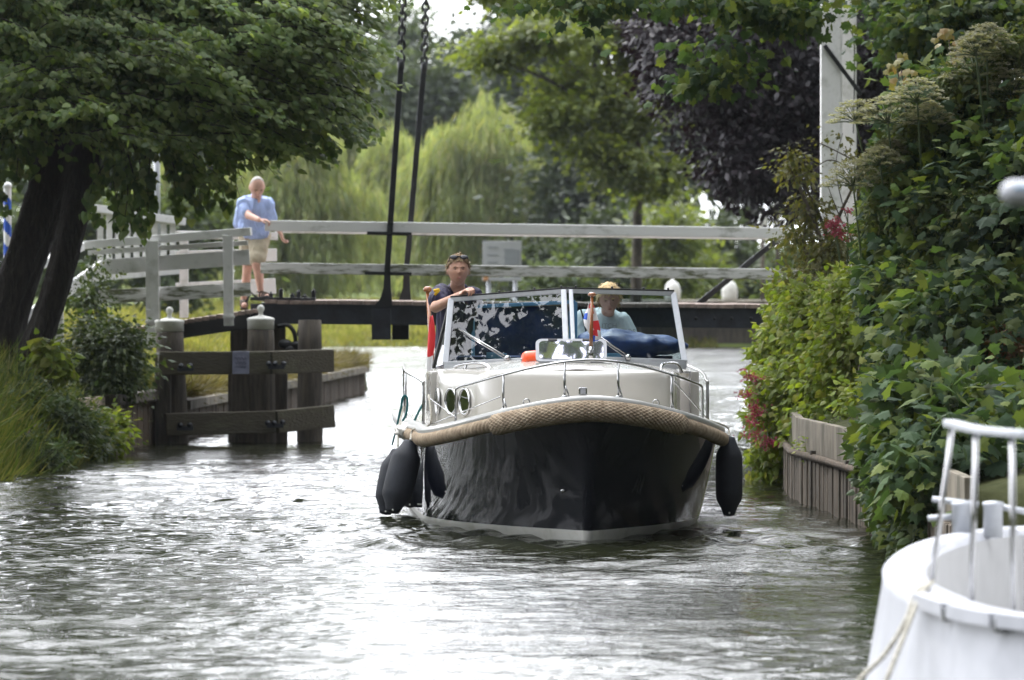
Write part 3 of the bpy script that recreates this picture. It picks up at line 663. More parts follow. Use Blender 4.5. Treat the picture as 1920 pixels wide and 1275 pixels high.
zq = P(0, 563, 150).z; mb = MB(); mb.box((1.5, 1.5, zq - .09), (13, 5.0, .18), None, 0, .02); mb.build('slab', M['concrete'], qy)
mb = MB(); mb.box((1.5, 1.7, (zq - .18 - .6) / 2), (12.8, 4.6, zq - .18 + .6), None, 0, .02); mb.build('quay_face', M['oldwood'], qy)
for (px, py, d, h) in ((1458, 388, 150, .28), (1430, 411, 150, .34), (1458, 418, 150, .30)):
    e = empty('white_post', P(px, py, d), 0, {388: 'small white lantern top under the copper beech', 411: 'thin white post left of the lantern above the rail', 418: 'white domed post head just above the bridge rail'}[py], 'post')
    mb = MB(); mb.lathe([(.10, -h), (.12, -h * .3), (.11, .05), (.06, .16), (.02, .22)], (0, 0, 0), 12); mb.build('head', M['lampw'], e)
    mb = MB(); mb.tube([(0, 0, -h), (0, 0, -e.location.z + 1)], .06, 8); mb.build('stem', M['bark2'], e)
e = empty('striped_pole', P(14, 440, 66), 0, 'blue and white spiral striped pole beside the tree trunk', 'pole')
mb = MB(); V = []; n_ = 24; kz = 60
r_ = .05
for i in range(kz + 1):
    for j in range(n_): a = 2 * PI * j / n_; V.append((r_ * math.cos(a), r_ * math.sin(a), -.9 + 1.5 * i / kz))
for i in range(kz):
    for j in range(n_):
        f_ = (i * n_ + j, i * n_ + (j + 1) % n_, (i + 1) * n_ + (j + 1) % n_, (i + 1) * n_ + j); mb.f.append(f_); mb.m.append(int(((i / 13 + j / n_) % 1) > .5)); mb.sm.append(True)
mb.v = V; mb.build('striped_shaft', [M['wht'], M['blu']], e)
mb = MB(); mb.ell((0, 0, .63), (.06, .06, .05)); mb.build('knob', M['wht'], e)
e = empty('lamp_post', P(294, 440, 78), 0, 'thin grey lamp post behind the hanging linden leaves', 'lamp post'); mb = MB(); mb.tube([(0, 0, -1.4), (0, 0, 2.6)], [.06, .04], 10); mb.build('mast', M['alu'], e)
mb = MB(); mb.lathe([(.05, 2.6), (.16, 2.7), (.18, 2.9), (.05, 3.0)], (0, 0, 0), 14); mb.build('lantern', M['lampw'], e)
# ------------------------------------------------------------------ the motor cruiser
YAW = R(2.6)
bt = empty('motor_cruiser', (.597, 39.5, 0), YAW, 'black hulled motor cruiser with cream cabin and rope fender round its bow, heading this way', 'boat')
def BL(px, py, d): return Matrix.Rotation(-YAW, 3, 'Z') @ (P(px, py, d) - Vector((.597, 39.5, 0)))
GW = 1.20
def G(u):
    a = abs(u); s = 1 if u >= 0 else -1
    if a <= 1: wv = GW * math.sin(a * PI / 2) ** .85; yv = -.22 + 3.0 * (1 - math.cos(a * PI / 2)); z = 1.12 - .32 * (wv / GW) ** 1.7
    else: wv = GW + .11 * math.sin(min(1, (a - 1) / .55) * PI / 2) ** 2 - .10 * max(0, a - 1.6) ** 2; yv = 2.78 + (a - 1) * 5.0; z = .80 - .01 * (a - 1)
    return Vector((s * wv, yv, z))
def W0(u):
    a = abs(u); s = 1 if u >= 0 else -1
    if a <= 1: return Vector((s * (1.10 if s > 0 else 1.2) * (1 - (1 - a) ** 1.7), 3.4 * a, 0))
    return Vector((s * ((1.10 if s > 0 else 1.2) + (.10 if s > 0 else .03) * min(1, (a - 1) / .5) - .1 * max(0, a - 1.6)), 3.4 + (a - 1) * 4.4, 0))
def HP(u, v):   # v 0 waterline .. 1 gunwale; below 0 under water
    g = G(u); q = W0(u)
    if v >= 0: return Vector((q.x + (g.x - q.x) * v ** .62, q.y + (g.y - q.y) * v, (g.z - .03) * v))
    return Vector((q.x * (1 + .5 * v), q.y - .3 * v * (1 - min(1, abs(u))), .4 * v))
US = [i / 40 for i in range(-80, 81)]; VS = [-1, -.5, -.15, 0, .075]; VT = [.075, .14, .22, .3, .38, .46, .54, .62, .7, .78, .86, .93, 1]
def loft(VV, name, m):
    V = [HP(u, v) for u in US for v in VV]; k = len(VV); Fc = [(i * k + j, i * k + j + 1, (i + 1) * k + j + 1, (i + 1) * k + j) for i in range(len(US) - 1) for j in range(k - 1)]
    mb = MB(); mb.add(V, Fc, 0, True)
    a = [i for i in range(k)]; b2 = [(len(US) - 1) * k + i for i in range(k)]
    for j in range(k - 1): mb.f.append([a[j], b2[j], b2[j + 1], a[j + 1]]); mb.m.append(0); mb.sm.append(False)
    o = mb.build(name, m, bt)
    for e in o.data.edges:
        pass
    return o
loft(VT, 'hull', M['hull']); loft(VS, 'boot_stripe', M['boot'])
mb = MB(); mb.lathe([(.018, 0), (.018, .012), (.008, .016)], HP(-.085, .36) + Vector((-.003, -.01, 0)), 12, (-.3, -1, 0)); mb.build('drain_fitting', M['steel'], bt)
# grey moulded edge on top of the hull
def off(u, o, dz):
    g = G(u); g2 = G(min(2, u + .01)); g1 = G(max(-2, u - .01)); t_ = (g2 - g1); t_.z = 0; t_.normalize(); nn = Vector((t_.y, -t_.x, 0))
    return g + nn * o + Vector((0, 0, dz))
prof = [(.055, -.055), (.06, -.01), (.045, .008), (.0, .014), (-.07, .012), (-.08, -.02), (-.08, -.06)]
V = [off(u, o, dz) for u in US for o, dz in prof]; k = len(prof); Fc = [(i * k + j, (i + 1) * k + j, (i + 1) * k + (j + 1) % k, i * k + (j + 1) % k) for i in range(len(US) - 1) for j in range(k)]
mb = MB().add(V, Fc, 0, True); mb.build('gunwale_edge', M['lip'], bt)
# deck between the gunwales
mb = MB(); V = []; Us = [i / 40 for i in range(0, 81)]
for u in Us:
    a, b2 = off(u, -.06, -.012), off(-u, -.06, -.012)
    for j in range(7): V.append(a.lerp(b2, j / 6) + Vector((0, 0, .03 * (1 - (j / 3 - 1) ** 2))))
Fc = [(i * 7 + j, i * 7 + j + 1, (i + 1) * 7 + j + 1, (i + 1) * 7 + j) for i in range(len(Us) - 1) for j in range(6)]
mb.add(V, Fc, 0, True); mb.build('deck', M['gel'], bt)
# braided rope fender round the bow, thinner twisted rope along the sides
def ropef(u0, u1, rad, name, drop, outw, braid):
    L_ = []; n_ = int(abs(u1 - u0) * 900)
    for i in range(n_ + 1): L_.append(off(u0 + (u1 - u0) * i / n_, outw, drop))
    s = [0]
    for a, b2 in zip(L_[:-1], L_[1:]): s.append(s[-1] + (b2 - a).length)
    nn = 40; nk = len(L_)
    def rf(i, j):
        th = 2 * PI * j / (90 if braid else 40); e = min(1, (s[i] + .02) / .05, (s[-1] - s[i] + .02) / .05) ** .5
        if braid:
            q = math.sin(s[i] * 62 + 9 * th) * math.sin(s[i] * 62 - 9 * th); return e * (1 + .11 * abs(q) ** .6 - .04)
        return e * (1 + .13 * abs(math.sin(s[i] * 52 + 2 * th)) ** .6 - .05)
    nn = 40 if not braid else 90; mb = MB(); mb.tube(L_, rad, nn, rf=rf); return mb.build(name, M['rope_f'], bt)
ropef(-.345, .345, .080, 'bow_rope_fender', -.105, .05, True)
ropef(-1.30, -.345, .053, 'side_rope_fender', -.092, .035, False); ropef(.345, 1.30, .053, 'side_rope_fender', -.092, .035, False)
# cabin trunk
half = [(0, 1.34), (.25, 1.36), (.46, 1.41), (.62, 1.49), (.73, 1.60), (.79, 1.74), (.83, 1.95), (.92, 2.36), (1.01, 2.72), (1.065, 3.02), (1.09, 3.4), (1.10, 4.0), (1.10, 4.7)]
T2 = [(-x, y_) for x, y_ in half[::-1]] + [(min(x, .84 + (x - .84) * .45) if x > .84 else x, y_) for x, y_ in half[1:]]
T3 = spline([(x, y_, 0) for x, y_ in T2], 5); lev = [(.0, .72), (.004, 1.0), (.008, 1.215), (.016, 1.25), (.035, 1.272), (.075, 1.285), (.12, 1.29)]
V = []; k = len(lev)
for q in T3:
    for ins, z in lev:
        x = q.x * (1 - ins / 1.1); y_ = q.y + ins * max(0, (1 - abs(q.x) / .95)); V.append((x, y_, z - .006 * max(0, q.y - 2)))
Fc = [(i * k + j, (i + 1) * k + j, (i + 1) * k + j + 1, i * k + j + 1) for i in range(len(T3) - 1) for j in range(k - 1)]
mb = MB().add(V, Fc, 0, True)
nT = len(T3); rowsL = [V[i * k + k - 1] for i in range(nT)]; V2 = []; h_ = nT // 2
for i in range(h_ + 1):
    a = Vector(rowsL[h_ - i]); b2 = Vector(rowsL[h_ + i])
    for j in range(9):
        q = a.lerp(b2, j / 8); q.z += .085 * (1 - (j / 4 - 1) ** 2) * min(1, (a.y - 1.3) / .9) ; V2.append(q)
lim = max(i for i in range(h_ + 1) if V2[i * 9][1] < 3.35)
mb.add(V2, [(i * 9 + j, i * 9 + j + 1, (i + 1) * 9 + j + 1, (i + 1) * 9 + j) for i in range(lim) for j in range(8)], 0, True)
cab = mb.build('cabin_trunk', M['gel'], bt)
# cockpit coamings aft, well floor, stern locker
mb = MB()
for s in (-1, 1):
    pts = [(s * 1.09, 3.35, 1.0), (s * 1.09, 4.6, .98), (s * 1.06, 6.2, .93)]
    for a, b2 in zip(pts[:-1], pts[1:]): mb.beam(a, b2, .07, .5, bev=.02)
mb.box((0, 5.0, .80), (2.05, 3.4, .04)); mb.box((0, 6.5, .95), (2.1, .7, .35), None, 0, .04); mb.build('cockpit', M['gel'], bt)
def wallpt(sx, y_): 
    for a, b2 in zip(half[:-1], half[1:]):
        if a[1] <= y_ <= b2[1]: t_ = (y_ - a[1]) / (b2[1] - a[1]); tx = Vector((b2[0] - a[0], b2[1] - a[1], 0)).normalized(); return Vector((sx * (a[0] + (b2[0] - a[0]) * t_), y_, 0)), Vector((sx * tx.x, tx.y, 0))
for s in (-1,):
    for y_, sz in ((2.17, 1), (2.58, 1), (3.10, .95)):
        q, t_ = wallpt(s, y_); nn = Vector((t_.y, -t_.x, 0)) * (1 if s > 0 else 1); nn = nn if nn.x * s > 0 else -nn
        c = q + Vector((0, 0, 1.03 - .02 * (y_ - 2))) ; lx, lz = .165 * sz, .105
        ring = [c + nn * .008 + t_ * (lx * math.cos(a)) + Vector((0, 0, lz * math.sin(a))) for a in np.linspace(0, 2 * PI, 32, endpoint=False)]
        mb = MB(); mb.tube(ring, .010, 8, closed=True); pr_ = mb.build('porthole', M['steel'], bt)
        mb = MB(); V = [c + nn * .008] + ring; mb.add(V, [(0, i + 1, (i + 1) % 32 + 1) for i in range(32)]); mb.build('pane', M['darkgl'], pr_)
# windscreen
BLc, BC, BR = Vector((-1.01, 3.2, 1.315)), Vector((0, 2.62, 1.375)), Vector((.99, 3.2, 1.33))
TL, TC, TR = Vector((-.95, 3.52, 1.85)), Vector((0, 3.05, 1.925)), Vector((.92, 3.52, 1.90))
wsr = MB()
for a, b2, wd, up in ((BLc, TL, .05, (0, -1, 0)), (BR, TR, .05, (0, -1, 0)), (BC + Vector((-.03, 0, 0)), TC + Vector((-.03, 0, 0)), .045, (0, -1, 0)), (BC + Vector((.03, 0, 0)), TC + Vector((.03, 0, 0)), .035, (0, -1, 0)), (BLc, BC, .03, (0, 0, 1)), (BC, BR, .03, (0, 0, 1)), (TL, TC, .03, (0, 0, 1)), (TC, TR, .03, (0, 0, 1))):
    wsr.beam(a, b2, wd, .04, up=up, bev=.008)
for a, b2 in ((BLc, BC), (BC, BR)): wsr.beam(a - Vector((0, 0, .035)), b2 - Vector((0, 0, .035)), .05, .05)
ws = wsr.build('windscreen_frame', M['alu'], bt)
mb = MB(); up = Vector((0, 0, .024))
for a, b2 in ((TL, TC), (TC, TR)): mb.beam(a + up, b2 + up, .035, .014)
for a, b2 in ((TL, TC), (TC, TR)):
    for t_ in (.08, .42, .72, .95): mb.lathe([(.009, 0), (.009, .02), (.005, .024)], a.lerp(b2, t_) + up, 8)
mb.build('top_seal', M['blk'], ws)
for a, b2, c, d_ in ((BLc, BC, TC, TL), (BC, BR, TR, TC)):
    mb = MB(); q = [x for x in (a, b2, c, d_)]; nn = (q[1] - q[0]).cross(q[3] - q[0]).normalized() * .004
    mb.add(q, [(0, 1, 2, 3)]); mb.build('window_pane', M['glass'], ws)
for s, a, b2 in ((-1, BLc, TL), (1, BR, TR)):
    q = [a, b2, Vector((s * 1.075, 4.2, 1.27))]; mb = MB(); mb.add(q, [(0, 1, 2)]); mb.build('side_pane', M['glassd'], ws)
    mb = MB(); mb.beam(q[1], q[2], .03, .03); mb.build('side_frame', M['blk'] if s < 0 else M['alu'], ws)
def inpane(a, b2, c, d_, u, v): return (a.lerp(b2, u)).lerp(d_.lerp(c, u), v) + Vector((0, -.035, .01))
for (pa, q0, q1) in (((BLc, BC, TC, TL), (.50, .02), (.13, .46)), ((BC, BR, TR, TC), (.50, .02), (.24, .33))):
    mb = MB(); a = inpane(*pa, *q0); b2 = inpane(*pa, *q1); n_ = (b2 - a).cross(Vector((0, 1, .6))).normalized() * .012
    mb.tube([a + n_, b2 + n_], .006, 6); mb.tube([a - n_, b2 - n_ * .6], .006, 6); mb.tube([a.lerp(b2, .25) + Vector((0, .01, 0)), b2 + (b2 - a) * .12], .004, 6)
    mb.lathe([(.028, 0), (.028, .03), (.015, .045)], a + Vector((0, .02, -.01)), 12, (0, -1, .5)); mb.build('wiper', M['steel'], ws)
# pulpit
def rl(u, h=.285): return off(u, -.035, h)
top = [rl(u) for u in (-.60, -.52, -.42, -.335, -.24, -.15, -.08, 0, .08, .15, .24, .335, .42, .50, .56)]
mb = MB(); endL = off(-.625, -.035, .0); endR = off(.585, -.035, .0)
pts = spline([endL, off(-.625, -.035, .24)] + [top[0]] + top[1:] + [off(.585, -.035, .25), endR], 6)
mb.tube(pts, .0105, 10); pp_ = mb.build('pulpit_rail', M['steel'], bt)
for u in (-.345, -.082, .088, .345):
    mb = MB(); a = off(u, -.035, 0); mb.tube([rl(u), a], .0095, 8); mb.tube([rl(u).lerp(a, .6), a + (G(u + .02) - G(u)) * .9], .007, 6); mb.lathe([(.025, 0), (.025, .012), (.014, .02)], a + Vector((0, 0, .01)), 12); mb.build('stanchion', M['steel'], pp_)
mb = MB(); mb.tube([rl(.36, .24), off(.72, -.03, .02)], .006, 6); mb.tube([rl(-.36, .12), off(-.9, -.03, .03)], .005, 6); mb.tube([off(-.62, -.03, .05), rl(-1.0, .25)], .005, 6); mb.pieces('guard_wire', M['steel'], pp_)
# stern quarter rail
mb = MB(); q0 = [off(-1.10, -.02, 0), off(-1.10, -.02, .33), off(-1.14, -.02, .37), off(-1.5, -.02, .42), off(-1.95, -.05, .42), off(-1.97, -.05, 0)]
mb.tube(spline(q0, 5), .0125, 8); mb.tube([off(-1.5, -.02, .42), off(-1.5, -.02, 0)], .011, 8)
q0 = [Vector((-v.x, v.y, v.z)) for v in q0]; mb.tube(spline(q0, 5), .0125, 8); mb.build('stern_rail', M['steel'], bt)
# deck fittings
mb = MB(); mb.box(off(-.02, -.05, .045), (.065, .05, .06), None, 0, .012); mb.build('fairlead', M['steel'], bt)
for px, py, u in ((975, 757, -.24), (1228, 755, .26)):
    c = off(u, -.04, .03); mb = MB(); mb.tube([c + Vector((.024 * math.cos(a), 0, .024 * math.sin(a))) for a in np.linspace(0, 2 * PI, 16, endpoint=False)], .005, 6, closed=True); mb.lathe([(.018, -.022), (.012, -.01)], c, 10); mb.build('deck_eye', M['steel'], bt)
mb = MB(); mb.tube(spline([(-.95, 3.05, 1.24), (-.93, 2.9, 1.30), (-.80, 2.4, 1.335), (-.70, 2.2, 1.32), (-.66, 2.12, 1.25)], 6), .013, 8); mb.tube([(-.86, 2.6, 1.32), (-.86, 2.6, 1.24)], .01, 8)
mb.build('grab_rail', M['steel'], bt); mb = MB(); mb.tube(spline([(.72, 2.2, 1.25), (.73, 2.25, 1.32), (.80, 2.5, 1.335), (.90, 2.85, 1.32), (.95, 3.0, 1.25)], 6), .013, 8); mb.build('grab_rail', M['steel'], bt)
# open deck hatch in front of the screen
hc = BL(1071, 658, 41.45); tilt = R(40)
hm = Matrix.Rotation(YAW * -1, 3, 'Z') @ Matrix.Rotation(-tilt, 3, 'X')
def hpt(x, y_, z): return hc + hm @ Vector((x, y_, z))
def rrect(w_, h_, r_, y_, n_=6):
    out = []
    for cx, cy, a0 in ((w_ / 2 - r_, h_ / 2 - r_, 0), (-w_ / 2 + r_, h_ / 2 - r_, 90), (-w_ / 2 + r_, -h_ / 2 + r_, 180), (w_ / 2 - r_, -h_ / 2 + r_, 270)):
        for i in range(n_): a = R(a0 + 90 * i / (n_ - 1)); out.append(hpt(cx + r_ * math.cos(a), y_, cy + r_ * math.sin(a)))
    return out
def slab(w_, h_, r_, y0, y1, name, m, par):
    a, b2 = rrect(w_, h_, r_, y0), rrect(w_, h_, r_, y1); n_ = len(a); mb = MB(); mb.add(a + b2, [tuple(range(n_))[::-1], tuple(range(n_, 2 * n_))] + [(i, (i + 1) % n_, n_ + (i + 1) % n_, n_ + i) for i in range(n_)]); return mb.build(name, m, par)
hat = slab(.575, .235, .05, -.012, .012, 'deck_hatch', M['plaster'], bt); slab(.52, .185, .035, -.016, -.0125, 'hatch_window', M['hatchgl'], hat)
mb = MB()
for x in (-.15, .13): mb.box(hpt(x, -.018, .10), (.075, .012, .022), hm, 0, .004)
mb.pieces('latch', M['blk'], hat); mb = MB()
for x in (-.13, .13): mb.box(hpt(x, -.02, -.15), (.05, .02, .045), None, 0, .005)
mb.pieces('hinge', M['lip'], hat)
z0 = hpt(0, 0, -.13); mb = MB(); mb.box(z0 + Vector((.02, .19, -.012)), (.62, .42, .035), None, 0, .012); mb.build('hatch_coaming', M['lip'], bt)
# jackstaff at the bow
js = MB(); a, b2 = BL(1108, 652, 39.62), BL(1110, 556, 39.66); js.tube([a, b2], [.0155, .012], 12); js.lathe([(.012, 0), (.030, .008), (.032, .02), (.02, .03), (.005, .034)], b2, 14); jst = js.build('jackstaff', M['wood'], bt)
mb = MB(); mb.lathe([(.018, -.1), (.018, .0)], a + Vector((0, 0, .01)), 12); mb.build('socket', M['steel'], jst)
def flag(rows, d, name, par_, mats):
    "rows: list of (left px, right px, y px, cloth stripe colours per column)"
    V = []; n_ = len(rows[0][3]); mb = MB()
    for i, (l, r2, y_, cols) in enumerate(rows):
        for j in range(n_ + 1):
            t_ = j / n_; q = BL(l + (r2 - l) * t_, y_ + (1.5 * math.sin(i * 1.7 + j)), d + .018 * math.sin(j * 1.9 + i * .8)); V.append(q)
    for i in range(len(rows) - 1):
        for j in range(n_):
            mb.f.append((i * (n_ + 1) + j, i * (n_ + 1) + j + 1, (i + 1) * (n_ + 1) + j + 1, (i + 1) * (n_ + 1) + j)); mb.m.append(rows[i][3][j]); mb.sm.append(True)
    mb.v = [tuple(v) for v in V]; o = mb.build(name, mats, par_)
    md = o.modifiers.new('t', 'SOLIDIFY'); md.thickness = .003; return o
FL = [M['red'], M['wht'], M['blu']]
flag([(1104, 1110, 568, (1, 0, 0, 0)), (1101, 1115, 578, (1, 1, 0, 1)), (1097, 1119, 588, (2, 1, 1, 1)), (1094, 1122, 600, (1, 1, 0, 0)), (1096, 1124, 610, (1, 1, 0, 0)), (1102, 1126, 620, (1, 0, 0, 1)), (1106, 1127, 630, (2, 2, 1, 1)), (1108, 1124, 636, (2, 2, 2, 2)), (1109, 1120, 640, (2, 2, 2, 2))], 39.72, 'flag', jst, FL)
# ensign staff and flag at the stern
a, b2 = BL(812, 700, 47.2), BL(802, 548, 47.4); es = MB(); es.tube([a, b2], [.022, .018], 12); es.lathe([(.018, 0), (.038, .01), (.042, .03), (.03, .05), (.008, .055)], b2, 14); est = es.build('ensign_staff', M['wood'], bt)
flag([(806, 811, 592, (0,) * 4), (804, 815, 612, (0,) * 4), (803, 817, 632, (0,) * 4), (802, 815, 652, (0,) * 4), (801, 812, 668, (1,) * 4), (800, 811, 690, (1,) * 4), (798, 809, 712, (1,) * 4), (796, 806, 728, (2,) * 4), (794, 804, 742, (2,) * 4), (793, 801, 754, (2,) * 4)], 47.15, 'ensign', est, FL)
# inside the cockpit: light blue framed windbreak, navy canvas, folded tarpaulin
mb = MB(); da = 43.9
F4 = [(887, 575), (1079, 566), (1079, 672), (887, 672)]
fp = [BL(x, y_, da) for x, y_ in F4]
for i in range(4): mb.beam(fp[i], fp[(i + 1) % 4], .03, .04, up=(0, 1, 0))
mb.beam(BL(1060, 569, da), BL(1060, 672, da), .02, .03, up=(0, 1, 0)); wb = mb.build('windbreak_frame', M['ltblue'], bt)
mb = MB(); fq = [BL(x, y_, da + .03) for x, y_ in ((889, 580), (1062, 572), (1062, 672), (889, 672))]; mb.add(fq, [(0, 1, 2, 3)]); q = mb.build('canvas', M['navy'], wb); q.modifiers.new('t', 'SOLIDIFY').thickness = .01
mb = MB(); mb.beam(BL(1068, 583, 43.85), BL(1068, 668, 43.85), .015, .02, up=(0, 1, 0)); mb.beam(BL(1085, 668, 42.9), BL(1165, 668, 42.9), .02, .05); mb.beam(BL(912, 666, 42.9), BL(950, 668, 42.9), .02, .05); mb.pieces('blue_trim', M['ltblue'], wb)
bm = bmesh.new(); bmesh.ops.create_icosphere(bm, subdivisions=5, radius=1)
for v in bm.verts:
    q = v.co.copy(); v.co = Vector((q.x * .46 * (1 + .1 * q.z), q.y * .30, q.z * (.115 - .03 * q.x) - .02 * q.x)); nn = mnoise.noise(v.co * 7) * .028 + mnoise.noise(v.co * 16) * .012; v.co += q * nn
bmesh.ops.translate(bm, vec=BL(1186, 646, 43.3), verts=bm.verts[:]); mb = MB().bm(bm, 0, True); mb.build('folded_tarpaulin', M['tarp'], bt)
mb = MB(); mb.box((.0, 4.0, 1.12), (1.9, .06, .5), None, 0, .01); mb.box((-.45, 3.75, 1.15), (.9, .5, .45), None, 0, .04); mb.build('dashboard', M['navy'], bt)
mb = MB(); mb.box((.45, 5.25, 1.0), (.9, .5, .5), None, 0, .05); mb.box((.45, 5.5, 1.3), (.9, .1, .4), None, 0, .04); mb.build('helm_seat', M['navy'], bt)
mb = MB(); mb.box((-.93, 3.3, 1.02), (.1, .1, .12), None, 0, .02); mb.build('side_lamp', M['teal'], bt)
# orange buoy lying on the coachroof
e = empty('life_buoy', bt.matrix_basis @ BL(992, 673, 41.7), 0, 'small orange buoy lying on the coachroof beside the open white hatch', 'buoy')
mb = MB(); ax = Vector((1, .35, .05)).normalized(); c = -ax * .06
mb.lathe([(.012, -.004), (.03, 0), (.052, .012), (.064, .035), (.066, .12), (.064, .2), (.05, .225), (.02, .235)], c, 24, ax); mb.build('body', M['orange'], e)
mb = MB()
for i in range(5): a_ = 2 * PI * i / 5; s1 = ax.cross(Vector((0, 0, 1))).normalized(); s2 = ax.cross(s1); mb.beam(c + ax * .008 , c + ax * .012 + (s1 * math.cos(a_) + s2 * math.sin(a_)) * .04, .006, .012)
mb.lathe([(.012, -.012), (.012, .004)], c, 10, ax); mb.build('star_boss', M['plaster'], e)
# fenders hung over the side
def fender(t, b2, rad, label, line_to, mlab=None):
    t, b2 = Vector(t), Vector(b2); root = empty('fender', t, 0, label, 'fender', 'dark cloth covered fenders hanging from the cruiser'); ax = (b2 - t); ln = ax.length; ax.normalize()
    mb = MB(); f = rad; mb.lathe([(f * .12, 0), (f * .42, .008), (f * .5, .03), (f * .62, .07), (f * .93, .13), (f, .17), (f * 1.02, ln * .5), (f, ln - .17), (f * .93, ln - .13), (f * .62, ln - .07), (f * .5, ln - .03), (f * .42, ln - .008), (f * .12, ln)], (0, 0, 0), 28, ax); mb.build('cover', M['fend'], root)
    mb = MB(); mb.tube([Vector((-.008, -f * .45, .01)), Vector((.008, -f * .48, .01))], .009, 8); mb.tube([ax * (ln - .03) + Vector((-.005, -f * .5, 0)), ax * (ln - .03) + Vector((.006, -f * .52, 0))], .008, 8); mb.pieces('eyelet', M['lampw'], root)
    mb = MB(); pts = [Vector(q) - t for q in line_to]; mb.tube(spline([Vector((0, 0, .01))] + pts, 5), .008, 6); mb.build('line', M['rope'], root)
    return root
Wl = lambda v: bt.matrix_basis @ Vector(v)
fender(P(770, 826, 42.45), P(735, 962, 42.3), .125, 'fat dark fender leaning out at the left of the hull, front one of three', [P(775, 805, 42.6), Wl(off(-.9, -.03, .04)), Wl(off(-.95, -.03, .27))])
fender(P(746, 842, 43.4), P(722, 965, 43.3), .115, 'dark fender at the far left, half hidden behind the fat front one', [P(748, 800, 43.6), P(757, 762, 43.9)])
fender(P(775, 850, 44.2), P(768, 952, 44.2), .10, 'small fender deep behind the two left ones, close to the hull side', [P(780, 800, 44.2)])
fender(P(1367, 818, 41.6), P(1367, 968, 41.6), .108, 'upright black fender hanging alone on the right side of the hull', [P(1362, 800, 41.8), Wl(off(.6, -.03, .03))])
# teal mooring line on the quarter rail
e = empty('mooring_line', P(765, 760, 43.9), 0, 'teal mooring line looped round the left quarter rail', 'rope'); re_ = lambda px, py, d=43.9: P(px, py, d) - e.location
mb = MB(); mb.tube(spline([re_(745, 815), re_(752, 770), re_(754, 748), re_(760, 742), re_(764, 750), re_(762, 775), re_(755, 790), re_(758, 797), re_(772, 797), re_(786, 770), re_(797, 752)], 6), .011, 6)
mb.tube(spline([re_(757, 744), re_(750, 770), re_(744, 800), re_(735, 835)], 6), .009, 6)
mb.build('line', M['teal'], e)
e = empty('deck_bundle', P(762, 808, 43.6), 0, 'crumpled pale cloth bundle on the left side deck by the quarter rail', 'bundle')
bm = bmesh.new(); bmesh.ops.create_icosphere(bm, subdivisions=4, radius=1)
for v in bm.verts: q = v.co.copy(); v.co = Vector((q.x * .10, q.y * .16, q.z * .07)); v.co += q * mnoise.noise(q * 2.5) * .03
MB().bm(bm, 0, True).build('cloth', M['gel'], e)
# ------------------------------------------------------------------ people
def fuse(mb, name, m, parent, vox=.006, smooth=4, org=None):
    if org is not None: mb.v = [tuple(Vector(v) - org) for v in mb.v]
    o = mb.build(name, m, parent)
    md = o.modifiers.new('r', 'REMESH'); md.mode = 'VOXEL'; md.voxel_size = vox; md.use_smooth_shade = True
    s = o.modifiers.new('s', 'SMOOTH'); s.factor = .5; s.iterations = smooth
    dg = bpy.context.evaluated_depsgraph_get(); me = bpy.data.meshes.new_from_object(o.evaluated_get(dg)); o.modifiers.clear(); o.data = me; me.name = name
    if not me.materials: me.materials.append(m)
    for p_ in me.polygons: p_.use_smooth = True
    return o
def folds(o, amp=.010, sc=11):
    me = o.data; ns = [v.normal.copy() for v in me.vertices]
    for v, n_ in zip(me.vertices, ns):
        q = Vector((v.co.x * sc, v.co.y * sc, v.co.z * sc * .45)); q += Vector((mnoise.noise(q * .4), 0, mnoise.noise(q * .5 + Vector((9, 0, 0))))) * 2.5
        v.co += n_ * amp * (1 - 2 * abs(mnoise.noise(q))) 
def strands(c, rot, H, m, parent, org, low, front, n, ln, th, down=.6, spread=.35):
    ps, ts, ns = [], [], []; rs = random.Random(5)
    while len(ps) < n:
        d = Vector((rs.gauss(0, 1), rs.gauss(0, 1), rs.gauss(0, 1))).normalized(); X, Y, Z2 = head_fn(d.x, d.y, d.z, H, 1); f = max(0, min(1, (-d.y + .25) / .9)); lim = (low + (front - low) * f ** .8) * H
        if Z2 < lim: continue
        v = Vector((X, Y, Z2)) * (1 + th); t = Vector((X * 1.2 + rs.gauss(0, spread) * H, Y * .6 + rs.gauss(0, spread) * H, -down * H + rs.gauss(0, spread) * H * .4)); t -= d * t.dot(d) * .75
        ps.append(c + rot @ v - org); ts.append(rot @ t); ns.append(rot @ d)
    return scatter('hair_strands', ps, ts, ns, ln * (1 + .3 * RNG.normal(size=n)).clip(.5, 1.6), 'blade', m, parent, .16)
def head_fn(x, y, z, H, hair=0.0):
    X = x * .335 * H * (1 - .30 * max(0, -z) ** 1.3); Y = y * .40 * H; Zz = z * .5 * H
    if y > 0: Y *= (1 - .45 * max(0, -z - .1)); 
    else: Y *= (1 + .06 * max(0, -z))
    g = lambda a, s: math.exp(-(a / s) ** 2)
    if y < .1 and not hair:
        xn = X / H; zn = Zz / H
        Y -= H * .085 * g(xn, .045) * max(0, min(1, (.07 - zn) / .16)) * (1 if zn > -.10 else g(zn + .10, .022))
        Y -= H * .022 * g(zn - .085, .03) * g(xn, .2)
        for s in (-1, 1): Y += H * .032 * g(xn - s * .115, .055) * g(zn - .03, .035); Y += H * .015 * g(xn - s * .16, .05) * g(zn + .2, .08)
        Y -= H * .020 * g(xn, .10) * g(zn + .235, .016); Y -= H * .018 * g(xn, .09) * g(zn + .285, .020); Y += H * .012 * g(xn, .1) * g(zn + .258, .008)
        Y -= H * .030 * g(xn, .09) * g(zn + .39, .06)
    return X, Y, Zz
